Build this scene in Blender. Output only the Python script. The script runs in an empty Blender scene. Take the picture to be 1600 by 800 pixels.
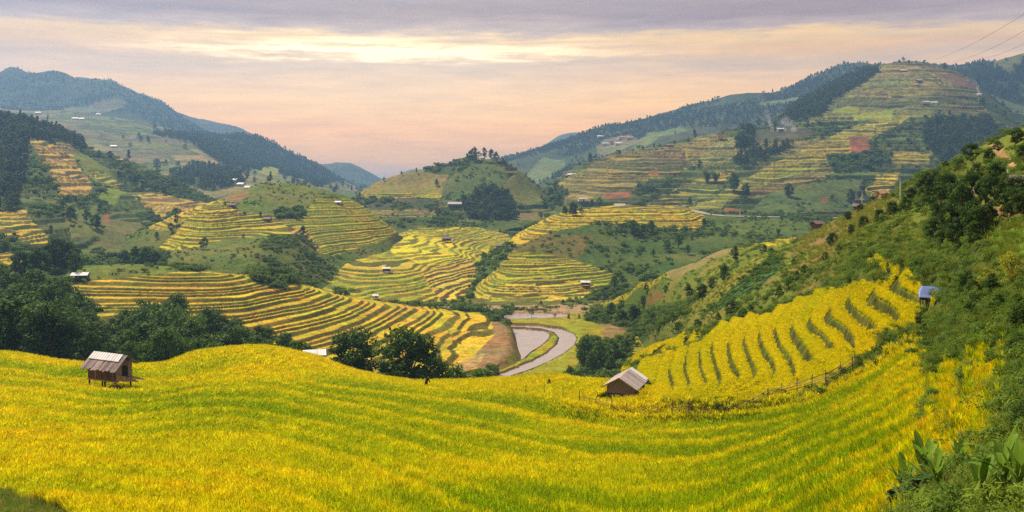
import bpy, math, random
import numpy as np
from mathutils import Vector, Matrix

# ------------------------------------------------------------------ basics
F, HZ = 1386.0, 255.0            # lens (in photo pixels) and horizon row
rng = np.random.default_rng(11)
random.seed(5)
SC = bpy.context.scene
COL = SC.collection
R = math.radians

def W(px, py, Y):
    """direction through the photo at (px, py) taken out to the depth Y metres"""
    return Vector(((px - 800.0) / F * Y, Y, -(py - HZ) / F * Y))

# ------------------------------------------------------------------ noise
def _h(ix, iy, s):
    v = (ix.astype(np.int64) * 374761393 + iy.astype(np.int64) * 668265263 + s * 974634541) & 0x7fffffff
    v = ((v ^ (v >> 13)) * 1274126177) & 0x7fffffff
    v = v ^ (v >> 16)
    return (v & 0xffffff) / float(0xffffff)

def vnoise(x, y, s=0):
    x = np.asarray(x, float); y = np.asarray(y, float)
    ix, iy = np.floor(x), np.floor(y)
    fx, fy = x - ix, y - iy
    fx = fx * fx * (3 - 2 * fx); fy = fy * fy * (3 - 2 * fy)
    a, b = _h(ix, iy, s), _h(ix + 1, iy, s)
    c, d = _h(ix, iy + 1, s), _h(ix + 1, iy + 1, s)
    return (a * (1 - fx) + b * fx) * (1 - fy) + (c * (1 - fx) + d * fx) * fy

def fbm(x, y, s=0, o=4):
    t = 0.0; a = 0.5; n = 0.0
    for k in range(o):
        t = t + a * vnoise(x * 2 ** k + 17.3 * k, y * 2 ** k - 9.1 * k, s + k); n += a; a *= 0.5
    return t / n * 2 - 1

def voronoi(x, y, s=0):
    ix, iy = np.floor(x), np.floor(y)
    best = np.full(np.shape(x), 9.0); sec = np.full(np.shape(x), 9.0); idv = np.zeros(np.shape(x))
    for dx in (-1, 0, 1):
        for dy in (-1, 0, 1):
            cx, cy = ix + dx, iy + dy
            d = np.hypot(cx + _h(cx, cy, s) - x, cy + _h(cx, cy, s + 7) - y)
            hid = _h(cx, cy, s + 13)
            m = d < best
            sec = np.where(m, best, np.minimum(sec, d))
            idv = np.where(m, hid, idv); best = np.where(m, d, best)
    return idv, sec - best

def pchip(xk, yk, x):
    """monotone cubic through (xk, yk); yk may have trailing axes"""
    xk = np.asarray(xk, float); yk = np.asarray(yk, float); x = np.asarray(x, float)
    h = np.diff(xk); hs = h.reshape((-1,) + (1,) * (yk.ndim - 1))
    d = np.diff(yk, axis=0) / hs
    m = np.zeros_like(yk)
    if len(xk) > 2:
        a, b = d[:-1], d[1:]
        w1 = 2 * hs[1:] + hs[:-1]; w2 = hs[1:] + 2 * hs[:-1]
        with np.errstate(divide='ignore', invalid='ignore'):
            mm = (w1 + w2) / (w1 / a + w2 / b)
        m[1:-1] = np.where(a * b > 0, mm, 0.0)
    m[0], m[-1] = d[0], d[-1]
    i = np.clip(np.searchsorted(xk, x) - 1, 0, len(xk) - 2)
    t = (x - xk[i]) / h[i]
    sh = (-1,) + (1,) * (yk.ndim - 1)
    t = t.reshape(sh) if yk.ndim > 1 else t
    hh = h[i].reshape(sh) if yk.ndim > 1 else h[i]
    t2, t3 = t * t, t * t * t
    return ((2 * t3 - 3 * t2 + 1) * yk[i] + (t3 - 2 * t2 + t) * hh * m[i]
            + (-2 * t3 + 3 * t2) * yk[i + 1] + (t3 - t2) * hh * m[i + 1])

def inside(poly, x, y):
    p = np.asarray(poly, float); n = len(p)
    r = np.zeros(np.shape(x), bool)
    j = n - 1
    for i in range(n):
        xi, yi = p[i]; xj, yj = p[j]
        if yi != yj:
            r ^= ((yi > y) != (yj > y)) & (x < (xj - xi) * (y - yi) / (yj - yi) + xi)
        j = i
    return r

# ------------------------------------------------------------------ materials
def new_mat(name):
    m = bpy.data.materials.new(name); m.use_nodes = True
    nt = m.node_tree; nt.nodes.clear()
    out = nt.nodes.new('ShaderNodeOutputMaterial')
    return m, nt, out

def N(nt, typ, **kw):
    n = nt.nodes.new('ShaderNode' + typ)
    for k, v in kw.items():
        if k.startswith('i_'):
            key = k[2:]
            n.inputs[int(key) if key.isdigit() else key.replace('_', ' ')].default_value = v
        else:
            setattr(n, k, v)
    return n

def mixc(nt, fac, a, b, blend='MIX'):
    m = nt.nodes.new('ShaderNodeMix'); m.data_type = 'RGBA'; m.blend_type = blend
    for sock, v in ((0, fac), (6, a), (7, b)):
        if isinstance(v, bpy.types.NodeSocket): nt.links.new(v, m.inputs[sock])
        else: m.inputs[sock].default_value = v if not isinstance(v, tuple) or len(v) == 4 else (*v, 1)
    return m.outputs[2]

def mth(nt, op, a, b=None, c=None, clamp=False):
    m = nt.nodes.new('ShaderNodeMath'); m.operation = op; m.use_clamp = clamp
    for i, v in enumerate((a, b, c)):
        if v is None: continue
        if isinstance(v, bpy.types.NodeSocket): nt.links.new(v, m.inputs[i])
        else: m.inputs[i].default_value = v
    return m.outputs[0]

def noise_tex(nt, vec, scale, detail=4, rough=0.6):
    n = N(nt, 'TexNoise'); n.inputs['Scale'].default_value = scale
    n.inputs['Detail'].default_value = detail; n.inputs['Roughness'].default_value = rough
    if vec is not None: nt.links.new(vec, n.inputs['Vector'])
    return n.outputs['Fac']

def terrain_mat(name, s1, s2, bump=0.4, dist=0.4):
    """land cover from the vertex colours, broken up by two scales of noise"""
    m, nt, out = new_mat(name)
    at = N(nt, 'Attribute', attribute_name='Cover')
    tc = N(nt, 'TexCoord')
    n1 = noise_tex(nt, tc.outputs['Object'], s1, 5, .65)
    n2 = noise_tex(nt, tc.outputs['Object'], s2, 4, .7)
    n3 = noise_tex(nt, tc.outputs['Object'], s1 * .22, 4, .6)
    v = mth(nt, 'ADD', mth(nt, 'MULTIPLY', n1, 1.0), mth(nt, 'MULTIPLY', n2, 1.1))
    f = mth(nt, 'ADD', mth(nt, 'MULTIPLY', v, 2.1), -1.15)
    f = mth(nt, 'MAXIMUM', f, .25)
    warm = mixc(nt, mth(nt, 'MULTIPLY_ADD', n3, 3.0, -1.0, True), (.86, 1.04, .8), (1.22, 1.0, .85))
    c = mixc(nt, 1.0, mixc(nt, 1.0, at.outputs['Color'], warm, 'MULTIPLY'), N_rgb(nt, f), 'MULTIPLY')
    b = N(nt, 'BsdfPrincipled'); b.inputs['Roughness'].default_value = .9
    b.inputs['Specular IOR Level'].default_value = .03
    nt.links.new(c, b.inputs['Base Color'])
    bp = N(nt, 'Bump'); bp.inputs['Strength'].default_value = bump; bp.inputs['Distance'].default_value = dist
    nt.links.new(v, bp.inputs['Height']); nt.links.new(bp.outputs[0], b.inputs['Normal'])
    nt.links.new(b.outputs[0], out.inputs[0])
    return m

def N_rgb(nt, f):
    c = N(nt, 'CombineColor')
    for i in range(3): nt.links.new(f, c.inputs[i])
    return c.outputs[0]

def leaf_mat(name, c1, c2, c3=None, trans=0.35, tint=False, scale=0.6):
    m, nt, out = new_mat(name)
    if tint:
        r = N(nt, 'Attribute', attribute_name='tint', attribute_type='INSTANCER').outputs['Fac']
    else:
        r = N(nt, 'ObjectInfo').outputs['Random']
    tc = N(nt, 'TexCoord')
    n = noise_tex(nt, tc.outputs['Object'], scale, 3, .6)
    n3 = mth(nt, 'MULTIPLY_ADD', n, 2.2, -0.6, True)
    base = mixc(nt, r, c1, c2)
    geo = N(nt, 'NewGeometry')
    var = mixc(nt, mth(nt, 'MULTIPLY', geo.outputs['Random Per Island'], .55), base, c3 or c2)
    col = mixc(nt, mth(nt, 'MULTIPLY', n3, .5), var, tuple(x * .55 for x in c1[:3]))
    d = N(nt, 'BsdfPrincipled'); d.inputs['Roughness'].default_value = .7
    d.inputs['Specular IOR Level'].default_value = .08
    nt.links.new(col, d.inputs['Base Color'])
    t = N(nt, 'BsdfTranslucent')
    nt.links.new(mixc(nt, .5, col, (c2[0] * 1.3, c2[1] * 1.3, c2[2] * .8)), t.inputs[0])
    mx = N(nt, 'MixShader'); mx.inputs[0].default_value = trans
    nt.links.new(d.outputs[0], mx.inputs[1]); nt.links.new(t.outputs[0], mx.inputs[2])
    nt.links.new(mx.outputs[0], out.inputs[0])
    return m

def solid_mat(name, c, c2=None, scale=3.0, rough=.8, bump=.3, stretch=(1, 1, 1), spec=.3, dist=.02):
    m, nt, out = new_mat(name)
    tc = N(nt, 'TexCoord')
    mp = N(nt, 'Mapping'); mp.inputs['Scale'].default_value = stretch
    nt.links.new(tc.outputs['Object'], mp.inputs[0])
    n = noise_tex(nt, mp.outputs[0], scale, 6, .7)
    f = mth(nt, 'MULTIPLY_ADD', n, 2.4, -.7, True)
    col = mixc(nt, f, c, c2 or tuple(x * .6 for x in c))
    b = N(nt, 'BsdfPrincipled'); b.inputs['Roughness'].default_value = rough
    b.inputs['Specular IOR Level'].default_value = spec
    nt.links.new(col, b.inputs['Base Color'])
    bp = N(nt, 'Bump'); bp.inputs['Strength'].default_value = bump; bp.inputs['Distance'].default_value = dist
    nt.links.new(n, bp.inputs['Height']); nt.links.new(bp.outputs[0], b.inputs['Normal'])
    nt.links.new(b.outputs[0], out.inputs[0])
    return m

# ------------------------------------------------------------------ objects and labels
def tag(o, label=None, cat=None, group=None, kind=None):
    if label: o['label'] = label
    if cat: o['category'] = cat
    if group: o['group'] = group
    if kind: o['kind'] = kind
    return o

def link(name, me, parent=None, loc=None):
    o = bpy.data.objects.new(name, me); COL.objects.link(o)
    if parent: o.parent = parent
    if loc is not None: o.location = loc
    return o

def empty(name, loc, rz=0.0):
    o = bpy.data.objects.new(name, None); COL.objects.link(o)
    o.location = loc; o.rotation_euler = (0, 0, rz); o.empty_display_size = .3
    return o

def np_mesh(name, V, Q, mats, smooth=False, mat_idx=None):
    me = bpy.data.meshes.new(name)
    V = np.ascontiguousarray(V, np.float32); Q = np.ascontiguousarray(Q, np.int32)
    k = Q.shape[1]
    me.vertices.add(len(V)); me.vertices.foreach_set('co', V.ravel())
    me.loops.add(Q.size); me.loops.foreach_set('vertex_index', Q.ravel())
    me.polygons.add(len(Q))
    me.polygons.foreach_set('loop_start', np.arange(0, Q.size, k, dtype=np.int32))
    me.polygons.foreach_set('loop_total', np.full(len(Q), k, np.int32))
    if mat_idx is not None: me.polygons.foreach_set('material_index', np.asarray(mat_idx, np.int32))
    me.polygons.foreach_set('use_smooth', np.full(len(Q), smooth, bool))
    for m in (mats if isinstance(mats, (list, tuple)) else [mats]): me.materials.append(m)
    me.update(calc_edges=True)
    return me

class MB:
    """collects boxes, bars, tubes and sheets and links them as one mesh"""
    def __init__(s): s.v = []; s.f = []
    def quad(s, *p):
        b = len(s.v); s.v += [tuple(q) for q in p]; s.f.append(tuple(range(b, b + len(p))))
    def prism(s, pts, off):
        """closed slab: the polygon pts plus the same polygon moved by off"""
        b = len(s.v); n = len(pts); off = Vector(off)
        s.v += [tuple(p) for p in pts] + [tuple(Vector(p) + off) for p in pts]
        s.f.append(tuple(range(b + n - 1, b - 1, -1))); s.f.append(tuple(range(b + n, b + 2 * n)))
        for i in range(n):
            j = (i + 1) % n; s.f.append((b + i, b + j, b + n + j, b + n + i))
    def box(s, c, d, rz=0.0):
        x, y, z = [k / 2 for k in d]; m = Matrix.Rotation(rz, 3, 'Z')
        q = [Vector(c) + m @ Vector((a, b, -z)) for a, b in ((-x, -y), (x, -y), (x, y), (-x, y))]
        s.prism(q, (0, 0, 2 * z))
    def tube(s, pts, rad, n=7):
        rads = rad if isinstance(rad, (list, tuple)) else [rad] * len(pts)
        P = [Vector(p) for p in pts]; b = len(s.v)
        for i, p in enumerate(P):
            t = (P[min(i + 1, len(P) - 1)] - P[max(i - 1, 0)]).normalized()
            u = t.cross(Vector((.31, .2, 1)) if abs(t.z) < .9 else Vector((1, .1, 0))).normalized(); w = t.cross(u)
            for k in range(n):
                a = 2 * math.pi * k / n
                s.v.append(tuple(p + (u * math.cos(a) + w * math.sin(a)) * rads[i]))
        for i in range(len(P) - 1):
            for k in range(n):
                k2 = (k + 1) % n
                s.f.append((b + i * n + k, b + i * n + k2, b + (i + 1) * n + k2, b + (i + 1) * n + k))
        s.f.append(tuple(b + k for k in range(n - 1, -1, -1)))
        s.f.append(tuple(b + (len(P) - 1) * n + k for k in range(n)))
    def mesh(s, name, m):
        me = bpy.data.meshes.new(name); me.from_pydata(s.v, [], s.f)
        me.materials.append(m); me.update()
        import bmesh
        bm = bmesh.new(); bm.from_mesh(me); bmesh.ops.recalc_face_normals(bm, faces=bm.faces); bm.to_mesh(me); bm.free()
        return me
    def build(s, name, m, parent=None, loc=None, smooth=False):
        me = s.mesh(name, m)
        if smooth: me.polygons.foreach_set('use_smooth', [True] * len(me.polygons))
        return link(name, me, parent, loc)

def copy_tree(o, parent=None):
    c = o.copy(); COL.objects.link(c); c.parent = parent
    for ch in list(o.children): copy_tree(ch, c)
    return c

# ------------------------------------------------------------------ landform sheets
LAYERS = {}

class Land:
    """One landform: contour-like feature lines (px, depth, py), from front to back, lofted into a height field in the world."""
    def __init__(s, key, name, curves, x0, x1, dx, dpy=1.2, rough=0.004, rseed=0, k=1.0):
        s.key = key; s.name = name
        curves = [[(p, y * k, q) for p, y, q in c] for c in curves]
        s.px = np.arange(x0, x1 + dx, dx, dtype=float); n = len(curves)
        Yk = np.stack([np.exp(pchip([k[0] for k in c], np.log([k[1] for k in c]), np.clip(s.px, c[0][0], c[-1][0]))) for c in curves])
        Pk = np.stack([pchip([k[0] for k in c], [k[2] for k in c], np.clip(s.px, c[0][0], c[-1][0])) for c in curves])
        inf = (s.px > -30) & (s.px < 1630)
        t = [np.array([0.0])]
        for i in range(n - 1):
            d = (Pk[i] - Pk[i + 1])[inf]
            up = np.percentile(d, 97) if d.size else 10
            cnt = int(np.clip(up / dpy, 9, 320))
            t.append(np.linspace(i, i + 1, cnt + 1)[1:])
        s.t = np.concatenate(t)
        s.Y = np.exp(pchip(np.arange(n), np.log(Yk), s.t)); s.PY = pchip(np.arange(n), Pk, s.t)
        s.X = (s.px[None, :] - 800) / F * s.Y; s.PX = np.broadcast_to(s.px, s.Y.shape).copy()
        s.Z = -(s.PY - HZ) / F * s.Y
        a = rough * s.Y
        ns = np.clip(np.median(s.Y) / 9, 9, 160)
        s.Z = s.Z + a * fbm(s.X / ns, s.Y / ns, 40 + rseed, 4)
        s.cover = np.zeros(s.Y.shape, int); s.classes = []
        s.C = np.zeros(s.Y.shape + (3,)); s.riser = np.zeros(s.Y.shape); s.tid = np.zeros(s.Y.shape)
        # ragged borders between kinds of land
        s.QX = s.PX + 2.6 * fbm(s.PX / 14, s.PY / 9, 3 + rseed, 3); s.QY = s.PY + 1.8 * fbm(s.PX / 12, s.PY / 8, 9 + rseed, 3)
        s.dz = np.zeros(s.Y.shape)
        LAYERS[key] = s
    def paint(s, poly, c1, c2=None, sc=30.0, terr=None, patch=None, palette=None, riser=(.07, .085, .015), tag=None, lift=0.0, rows=None, wig=None, rf=None):
        """cover a polygon of the photo (or everything) with one kind of land; terr = height of one terrace step"""
        m = np.ones(s.Y.shape, bool) if poly is None else inside(poly, s.QX, s.QY)
        if not m.any(): return s
        s.cover[m] = len(s.classes) + 1; s.classes.append(tag)
        X, Y, Z = s.X[m], s.Y[m], s.Z[m]
        f = np.clip(fbm(X / sc, Y / sc, 21, 4) * 1.1 + .5, 0, 1)[:, None]
        col = np.array(c1) * (1 - f) + np.array(c2 or c1) * f
        if patch:
            idv, edge = voronoi(X / patch + .6 * fbm(X / patch, Y / patch, 5, 2), Y / (patch * .8), 31)
            pal = np.array(palette); col = pal[(idv * len(pal) * .999).astype(int)] * (.85 + .3 * f)
            col = np.where((edge < .09)[:, None], np.array(riser), col)
        s.riser[m] = 0; s.tid[m] = 0; s.dz[m] = lift
        if terr:
            wz = wig or (.55 * terr, 28.0)
            zn = Z + wz[0] * fbm(X / wz[1], Y / wz[1], 61, 3)
            zn = zn + .27 * terr * np.sin(Z * 6.283 / (terr * 3.7) + 1.3 * fbm(X / 60, Y / 60, 19, 2))          # steps of uneven height
            bs = max(26.0, terr * 30)
            brk, _e = voronoi(X / bs + .35 * fbm(X / bs, Y / bs, 25, 2), Y / (bs * 1.1), 71)                   # one farmer's field ends and the next begins
            zn = zn + .42 * terr * brk; brk = np.floor(brk * 37)
            fr, w = np.modf((zn + 2000) / terr)
            hsh = _h(w, brk + 40, 5)
            pal = np.array(palette or [c1, c2 or c1])
            k = hsh * (len(pal) - 1); k0 = np.floor(k).astype(int); kf = (k - k0)[:, None]
            col = pal[k0] * (1 - kf) + pal[np.minimum(k0 + 1, len(pal) - 1)] * kf
            col = col * (.88 + .24 * f)
            RF = rf or (.56 if terr < 2 else .66)
            rs = np.clip((fr - RF) / (.94 - RF), 0, 1); rs = rs * rs * (3 - 2 * rs)
            s.dz[m] = terr * (rs - fr) * .95 + lift
            ris = ((fr > RF) & (fr < .97)).astype(float)
            s.riser[m] = ris; s.tid[m] = hsh + .001
            # the riser is one band of grassy earth whose tone differs from field to field
            rc = np.array(riser) * (.7 + .7 * _h(w, brk + 11, 8))[:, None]
            col = col * (1 - ris)[:, None] + rc * ris[:, None]
        if rows:
            a, per, cc = rows
            u = X * math.cos(a) + Y * math.sin(a)
            g = (np.modf(u / per + 5000)[0] < .45)[:, None]
            col = np.where(g, np.array(cc), col)
        s.C[m] = col * (.72 if terr and tag != 'mixed' else .54)
        return s
    def finish(s, mat):
        s.Zf = s.Z + s.dz
        nr, nc = s.Y.shape
        V = np.stack([s.X, s.Y, s.Zf], -1).reshape(-1, 3)
        i = np.arange(nr * nc).reshape(nr, nc)
        Q = np.stack([i[:-1, :-1], i[:-1, 1:], i[1:, 1:], i[1:, :-1]], -1).reshape(-1, 4)
        me = np_mesh(s.name, V, Q, mat, True)
        a = me.attributes.new('Cover', 'FLOAT_COLOR', 'POINT')
        c = np.ones((nr * nc, 4), np.float32); c[:, :3] = s.C.reshape(-1, 3)
        a.data.foreach_set('color', c.ravel())
        s.ob = tag(link(s.name, me), kind='structure')
        # area of the cell behind each vertex
        P = V.reshape(nr, nc, 3)
        s.A = np.zeros((nr, nc))
        s.A[:-1, :-1] = np.linalg.norm(np.cross(P[:-1, 1:] - P[:-1, :-1], P[1:, :-1] - P[:-1, :-1]), axis=-1)
        return s
    def col(s, px):
        return int(np.clip(round((px - s.px[0]) / (s.px[1] - s.px[0])), 0, len(s.px) - 1))
    def at(s, px, py):
        j = s.col(px); p = s.PY[:, j]
        hit = np.nonzero((p[:-1] > py) & (p[1:] <= py))[0]
        i = hit[0] if len(hit) else int(np.argmin(np.abs(p - py)))
        Y = s.Y[i, j]
        return Vector(((px - 800) / F * Y, Y, s.Zf[i, j]))
    def z_at(s, px, Y):
        if px < s.px[0] or px > s.px[-1]: return -1e9
        j = s.col(px); y = s.Y[:, j]
        if Y < y[0] or Y > y[-1]: return -1e9
        return float(np.interp(Y, y, s.Zf[:, j]))

def ground(px, Y):
    z = max(l.z_at(px, Y) for l in LAYERS.values())
    return Vector(((px - 800) / F * Y, Y, z))
# ------------------------------------------------------------------ the land, near to far
M_NEAR = terrain_mat('near_earth', 1.2, 5.0, .6, .15)
M_MID = terrain_mat('mid_earth', .25, 1.1, .5, .5)
M_FAR = terrain_mat('far_earth', .05, .25, .5, 2.0)

YEL = (.52, .37, .015); YGR = (.33, .31, .02); ORA = (.44, .26, .03); GRN = (.17, .23, .02); STR = (.40, .29, .10)
GRASS = (.11, .145, .03); BRUSH = (.055, .085, .02); OLIVE = (.17, .16, .045); DARK = (.022, .04, .015); SOIL = (.27, .13, .065)
RED = (.32, .11, .06); BROWN = (.2, .125, .06)

near = Land('near', 'field_terrain', [
    [(-800,14,1180),(0,14,1120),(400,14,1090),(800,14,1090),(1000,13,1080),(1200,12,1060),(1350,10,1000),(1450,8,960),(1600,6,900),(2400,5,720)],
    [(-800,30,780),(0,30,806),(200,31,806),(400,31,806),(600,30,806),(800,30,806),(1000,29,806),(1200,26,806),(1350,19,806),(1450,14,795),(1600,9.5,780),(2400,7,640)],
    [(-800,50,670),(0,50,686),(200,50,694),(400,52,686),(600,50,698),(800,48,721),(1000,46,741),(1200,42,721),(1350,34,686),(1450,26,644),(1600,17,610),(2400,10,520)],
    [(-800,78,600),(0,78,611),(170,76,616),(400,85,596),(600,88,618),(800,82,646),(1000,72,661),(1100,68,661),(1200,64,651),(1290,60,616),(1350,52,601),(1450,40,565),(1600,27,500),(2400,15,420)],
    [(-800,84,592),(0,84,602),(170,80,611),(400,90,586),(600,94,610),(800,88,632),(920,78,632),(1010,73,636),(1150,67,636),(1250,63,626),(1290,61,600),(1370,56,566),(1455,53,488),(1600,40,410),(2400,20,350)],
    [(-800,112,540),(0,112,551),(100,108,566),(200,104,571),(250,104,569),(320,108,548),(400,112,541),(480,116,557),(560,118,582),(660,112,597),(800,110,595),(900,104,592),(960,98,596),(1010,100,577),(1060,103,558),(1120,104,520),(1195,101,503),(1250,99,481),(1300,97,460),(1355,80,412),(1400,72,404),(1460,62,402),(1600,48,340),(2400,24,260)],
    [(-800,150,580),(0,150,590),(400,150,600),(660,135,640),(900,125,640),(960,115,606),(1000,118,549),(1060,122,526),(1090,124,518),(1150,128,502),(1300,120,442),(1355,105,387),(1460,85,372),(1600,60,295),(2400,30,200)],
    [(-800,185,600),(0,185,600),(400,185,620),(660,190,690),(900,190,700),(1000,180,640),(1100,180,570),(1300,170,490),(1460,140,440),(1600,110,360),(2400,60,290)],
], -800, 2400, 2.0, 1.4, .0012)
near.paint(None, BRUSH, GRASS, 6, tag='brush')
near.paint([(1545,365),(1600,335),(2400,250),(2400,420),(1640,430),(1600,405),(1560,420)], (.09,.18,.02), (.15,.24,.03), 5, tag='grass')
near.paint([(1540,330),(1620,305),(1800,290),(1800,330),(1620,345),(1545,358)], (.22,.13,.05), (.28,.17,.08), 5, tag=None)
RICE_FG = [(-900,1300),(-900,380),(940,380),(985,600),(1010,630),(1150,640),(1250,634),(1300,612),(1370,572),(1405,545),(1437,540),(1442,575),(1456,605),(1448,655),(1453,645),(1472,563),(1513,563),(1508,632),(1490,684),(1504,648),(1526,545),(1567,543),(1562,615),(1548,695),(1520,735),(1455,748),(1425,792),(1380,840),(1345,900),(1300,1300)]
near.paint(RICE_FG, (.17,.16,.015), (.12,.15,.015), 9, tag='rice', lift=-.62)
m = near.cover == len(near.classes)
# broad, low steps under the standing crop: the edges of the paddies, far to near
def qfield(lines, U, Vv):
    """continuous index of the edge lines; each line gives v as a function of u, ordered by v"""
    L = np.stack([pchip([p[0] for p in l], [p[1] for p in l], np.clip(U, l[0][0], l[-1][0])) for l in lines])
    q = np.full(U.shape, -1.0)
    q = np.where(Vv < L[0], (Vv - L[0]) / 40.0, q)
    for k in range(len(lines) - 1):
        q = np.where((Vv >= L[k]) & (Vv < L[k + 1]), k + (Vv - L[k]) / np.maximum(L[k + 1] - L[k], 1e-3), q)
    return np.where(Vv >= L[-1], len(lines) - 1 + (Vv - L[-1]) / 60.0, q)
EDGES = [
    [(-800,545),(0,562),(110,578),(250,578),(330,556),(400,551),(500,580),(600,600),(700,611),(800,618),(900,634),(1000,652),(1060,654),(1150,648),(1250,640),(1330,606),(1390,570),(1437,535)],
    [(-800,570),(0,583),(110,598),(250,600),(400,578),(500,606),(600,620),(700,632),(800,645),(900,666),(1000,682),(1060,682),(1150,674),(1250,658),(1330,628),(1390,588),(1437,548)],
    [(-800,600),(0,612),(100,622),(200,634),(320,612),(420,614),(501,632),(587,648),(685,668),(760,684),(850,706),(961,724),(1062,726),(1200,695),(1300,652),(1380,610),(1445,572)],
    [(-800,640),(0,645),(150,660),(300,646),(400,650),(475,663),(587,692),(662,712),(740,734),(800,748),(894,764),(987,776),(1085,770),(1200,740),(1300,692),(1390,645),(1450,602)],
    [(-800,690),(0,685),(150,692),(300,686),(400,690),(494,708),(587,740),(660,772),(720,802),(800,832),(1000,850),(1100,835),(1200,796),(1300,742),(1400,690),(1456,645)],
    [(-800,740),(0,725),(150,732),(300,742),(420,772),(500,806),(600,850),(800,900),(1000,920),(1200,866),(1320,796),(1420,720),(1480,655),(1512,590)],
    [(-800,800),(0,775),(150,786),(300,806),(420,850),(600,930),(1000,1000),(1200,930),(1330,850),(1450,735),(1515,640),(1560,560)],
]
def between(l0, l1, f, wob):
    xs = np.linspace(-800, 1560, 60); y0 = pchip([p[0] for p in l0], [p[1] for p in l0], np.clip(xs, l0[0][0], l0[-1][0])); y1 = pchip([p[0] for p in l1], [p[1] for p in l1], np.clip(xs, l1[0][0], l1[-1][0]))
    f = np.clip(f + .22 * fbm(xs / 210 + wob, xs * 0 + wob * 3.1, 44, 2), .2, .8)
    return list(zip(xs, y0 * (1 - f) + y1 * f))
FINE = []
for k, l in enumerate(EDGES):
    FINE.append(l)
    if k + 1 < len(EDGES) and k >= 1:
        FINE.append(between(l, EDGES[k + 1], .5, k))
EDGES = FINE
qf = qfield(EDGES, near.PX[m] + 9 * fbm(near.PX[m] / 60, near.PY[m] / 40, 12, 2), near.PY[m] + 5 * fbm(near.PX[m] / 70, near.PY[m] / 30, 8, 3))
w_ = np.floor(qf); fr_ = qf - w_
amp = np.interp(near.Y[m], [15, 30, 60, 110], [.3, .55, .75, .8])
rs_ = np.clip(fr_ / .10, 0, 1)
near.dz[m] = amp * (rs_ - fr_ ** .8 - .35) - .38
near.riser[m] = .2 + .5 * np.where(qf > 0, fr_, .2); near.tid[m] = _h(w_ + 50, w_ * 0, 3)
near.paint([(-900,1300),(-900,740),(-100,752),(10,766),(50,782),(100,796),(125,816),(100,1300)], (.19,.17,.03), (.15,.11,.04), 3, tag='grass', lift=-.1)
RICE_TER = [(1003,622),(985,602),(962,594),(1010,564),(1058,549),(1092,540),(1120,512),(1140,494),(1165,486),(1188,500),(1215,484),(1240,474),(1262,466),(1285,455),(1310,458),(1332,450),(1360,447),(1386,444),(1400,430),(1352,409),(1370,409),(1410,424),(1430,448),(1462,476),(1450,492),(1436,480),(1432,508),(1400,524),(1385,516),(1372,548),(1330,578),(1290,600),(1250,622),(1150,634),(1010,628)]
RICE_SM = [(984,535),(995,522),(1012,530),(1028,520),(1040,527),(1052,520),(1064,527),(1100,520),(1085,538),(1050,546),(1010,560),(985,568),(978,556)]
near.paint(RICE_SM, (.19,.18,.015), (.14,.17,.015), 9, terr=.5, rf=.5, riser=(.06,.06,.014), tag='rice_step', lift=-.25, wig=(.25, 9.0))
near.paint(RICE_TER, (.20,.18,.015), (.16,.17,.015), 9, tag='rice_step')
RIS = [[(1031,568),(1020,594)],[(1048,565),(1041,583),(1047,612)],[(1068,557),(1065,578),(1072,607)],[(1089,554),(1089,573),(1098,604)],[(1107,549),(1112,573),(1119,607)],
       [(1132,541),(1136,570),(1149,599)],[(1156,536),(1165,565),(1174,591)],[(1180,528),(1191,560),(1204,586)],[(1205,518),(1212,544),(1230,570),(1236,599)],[(1230,517),(1249,555),(1267,585)],
       [(1256,510),(1279,532),(1301,570)],[(1286,499),(1309,521),(1331,555)],[(1316,480),(1339,506),(1365,529)],[(1350,472),(1369,487),(1399,510)],[(1387,452),(1410,470),(1444,487)]]
def riser_lines():
    out = []
    for l in RIS:
        (x0, y0), (x1, y1) = l[0], l[-1]
        up = [(x0 + 62, y0 - 110), (x0 + 34, y0 - 46), (x0 + 9, y0 - 16)]      # strips swing away uphill at the top, and curl left at the foot
        dn = [(x1 - 8, y1 + 14), (x1 - 40, y1 + 34), (x1 - 110, y1 + 52)]
        out.append([(y, x) for x, y in up + list(l) + dn])
    return out
m = near.cover == len(near.classes)
qf = qfield(riser_lines(), near.PY[m] + 1.5 * fbm(near.PX[m] / 30, near.PY[m] / 30, 14, 2), near.PX[m] + 1.8 * fbm(near.PX[m] / 40, near.PY[m] / 30, 15, 2))
w_ = np.floor(qf); fr_ = qf - w_
k_ = np.clip(w_, 0, len(RIS) - 1).astype(int)
yt = np.array([l[0][1] for l in RIS])[k_]; yb = np.array([l[-1][1] for l in RIS])[k_]
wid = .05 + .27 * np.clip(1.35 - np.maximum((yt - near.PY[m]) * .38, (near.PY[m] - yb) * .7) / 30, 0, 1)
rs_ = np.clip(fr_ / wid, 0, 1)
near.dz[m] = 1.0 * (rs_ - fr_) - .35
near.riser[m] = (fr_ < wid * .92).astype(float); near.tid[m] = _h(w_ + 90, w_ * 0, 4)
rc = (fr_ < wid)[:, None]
near.C[m] = np.where(rc, np.array((.048, .052, .010)) * (.7 + .8 * np.clip(fbm(near.X[m] / .8, near.Y[m] / .8, 3, 3) + .5, 0, 1))[:, None], np.array((.16, .14, .012)))  # grassy risers, with shade put into their dark green
near.finish(M_NEAR)

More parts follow.
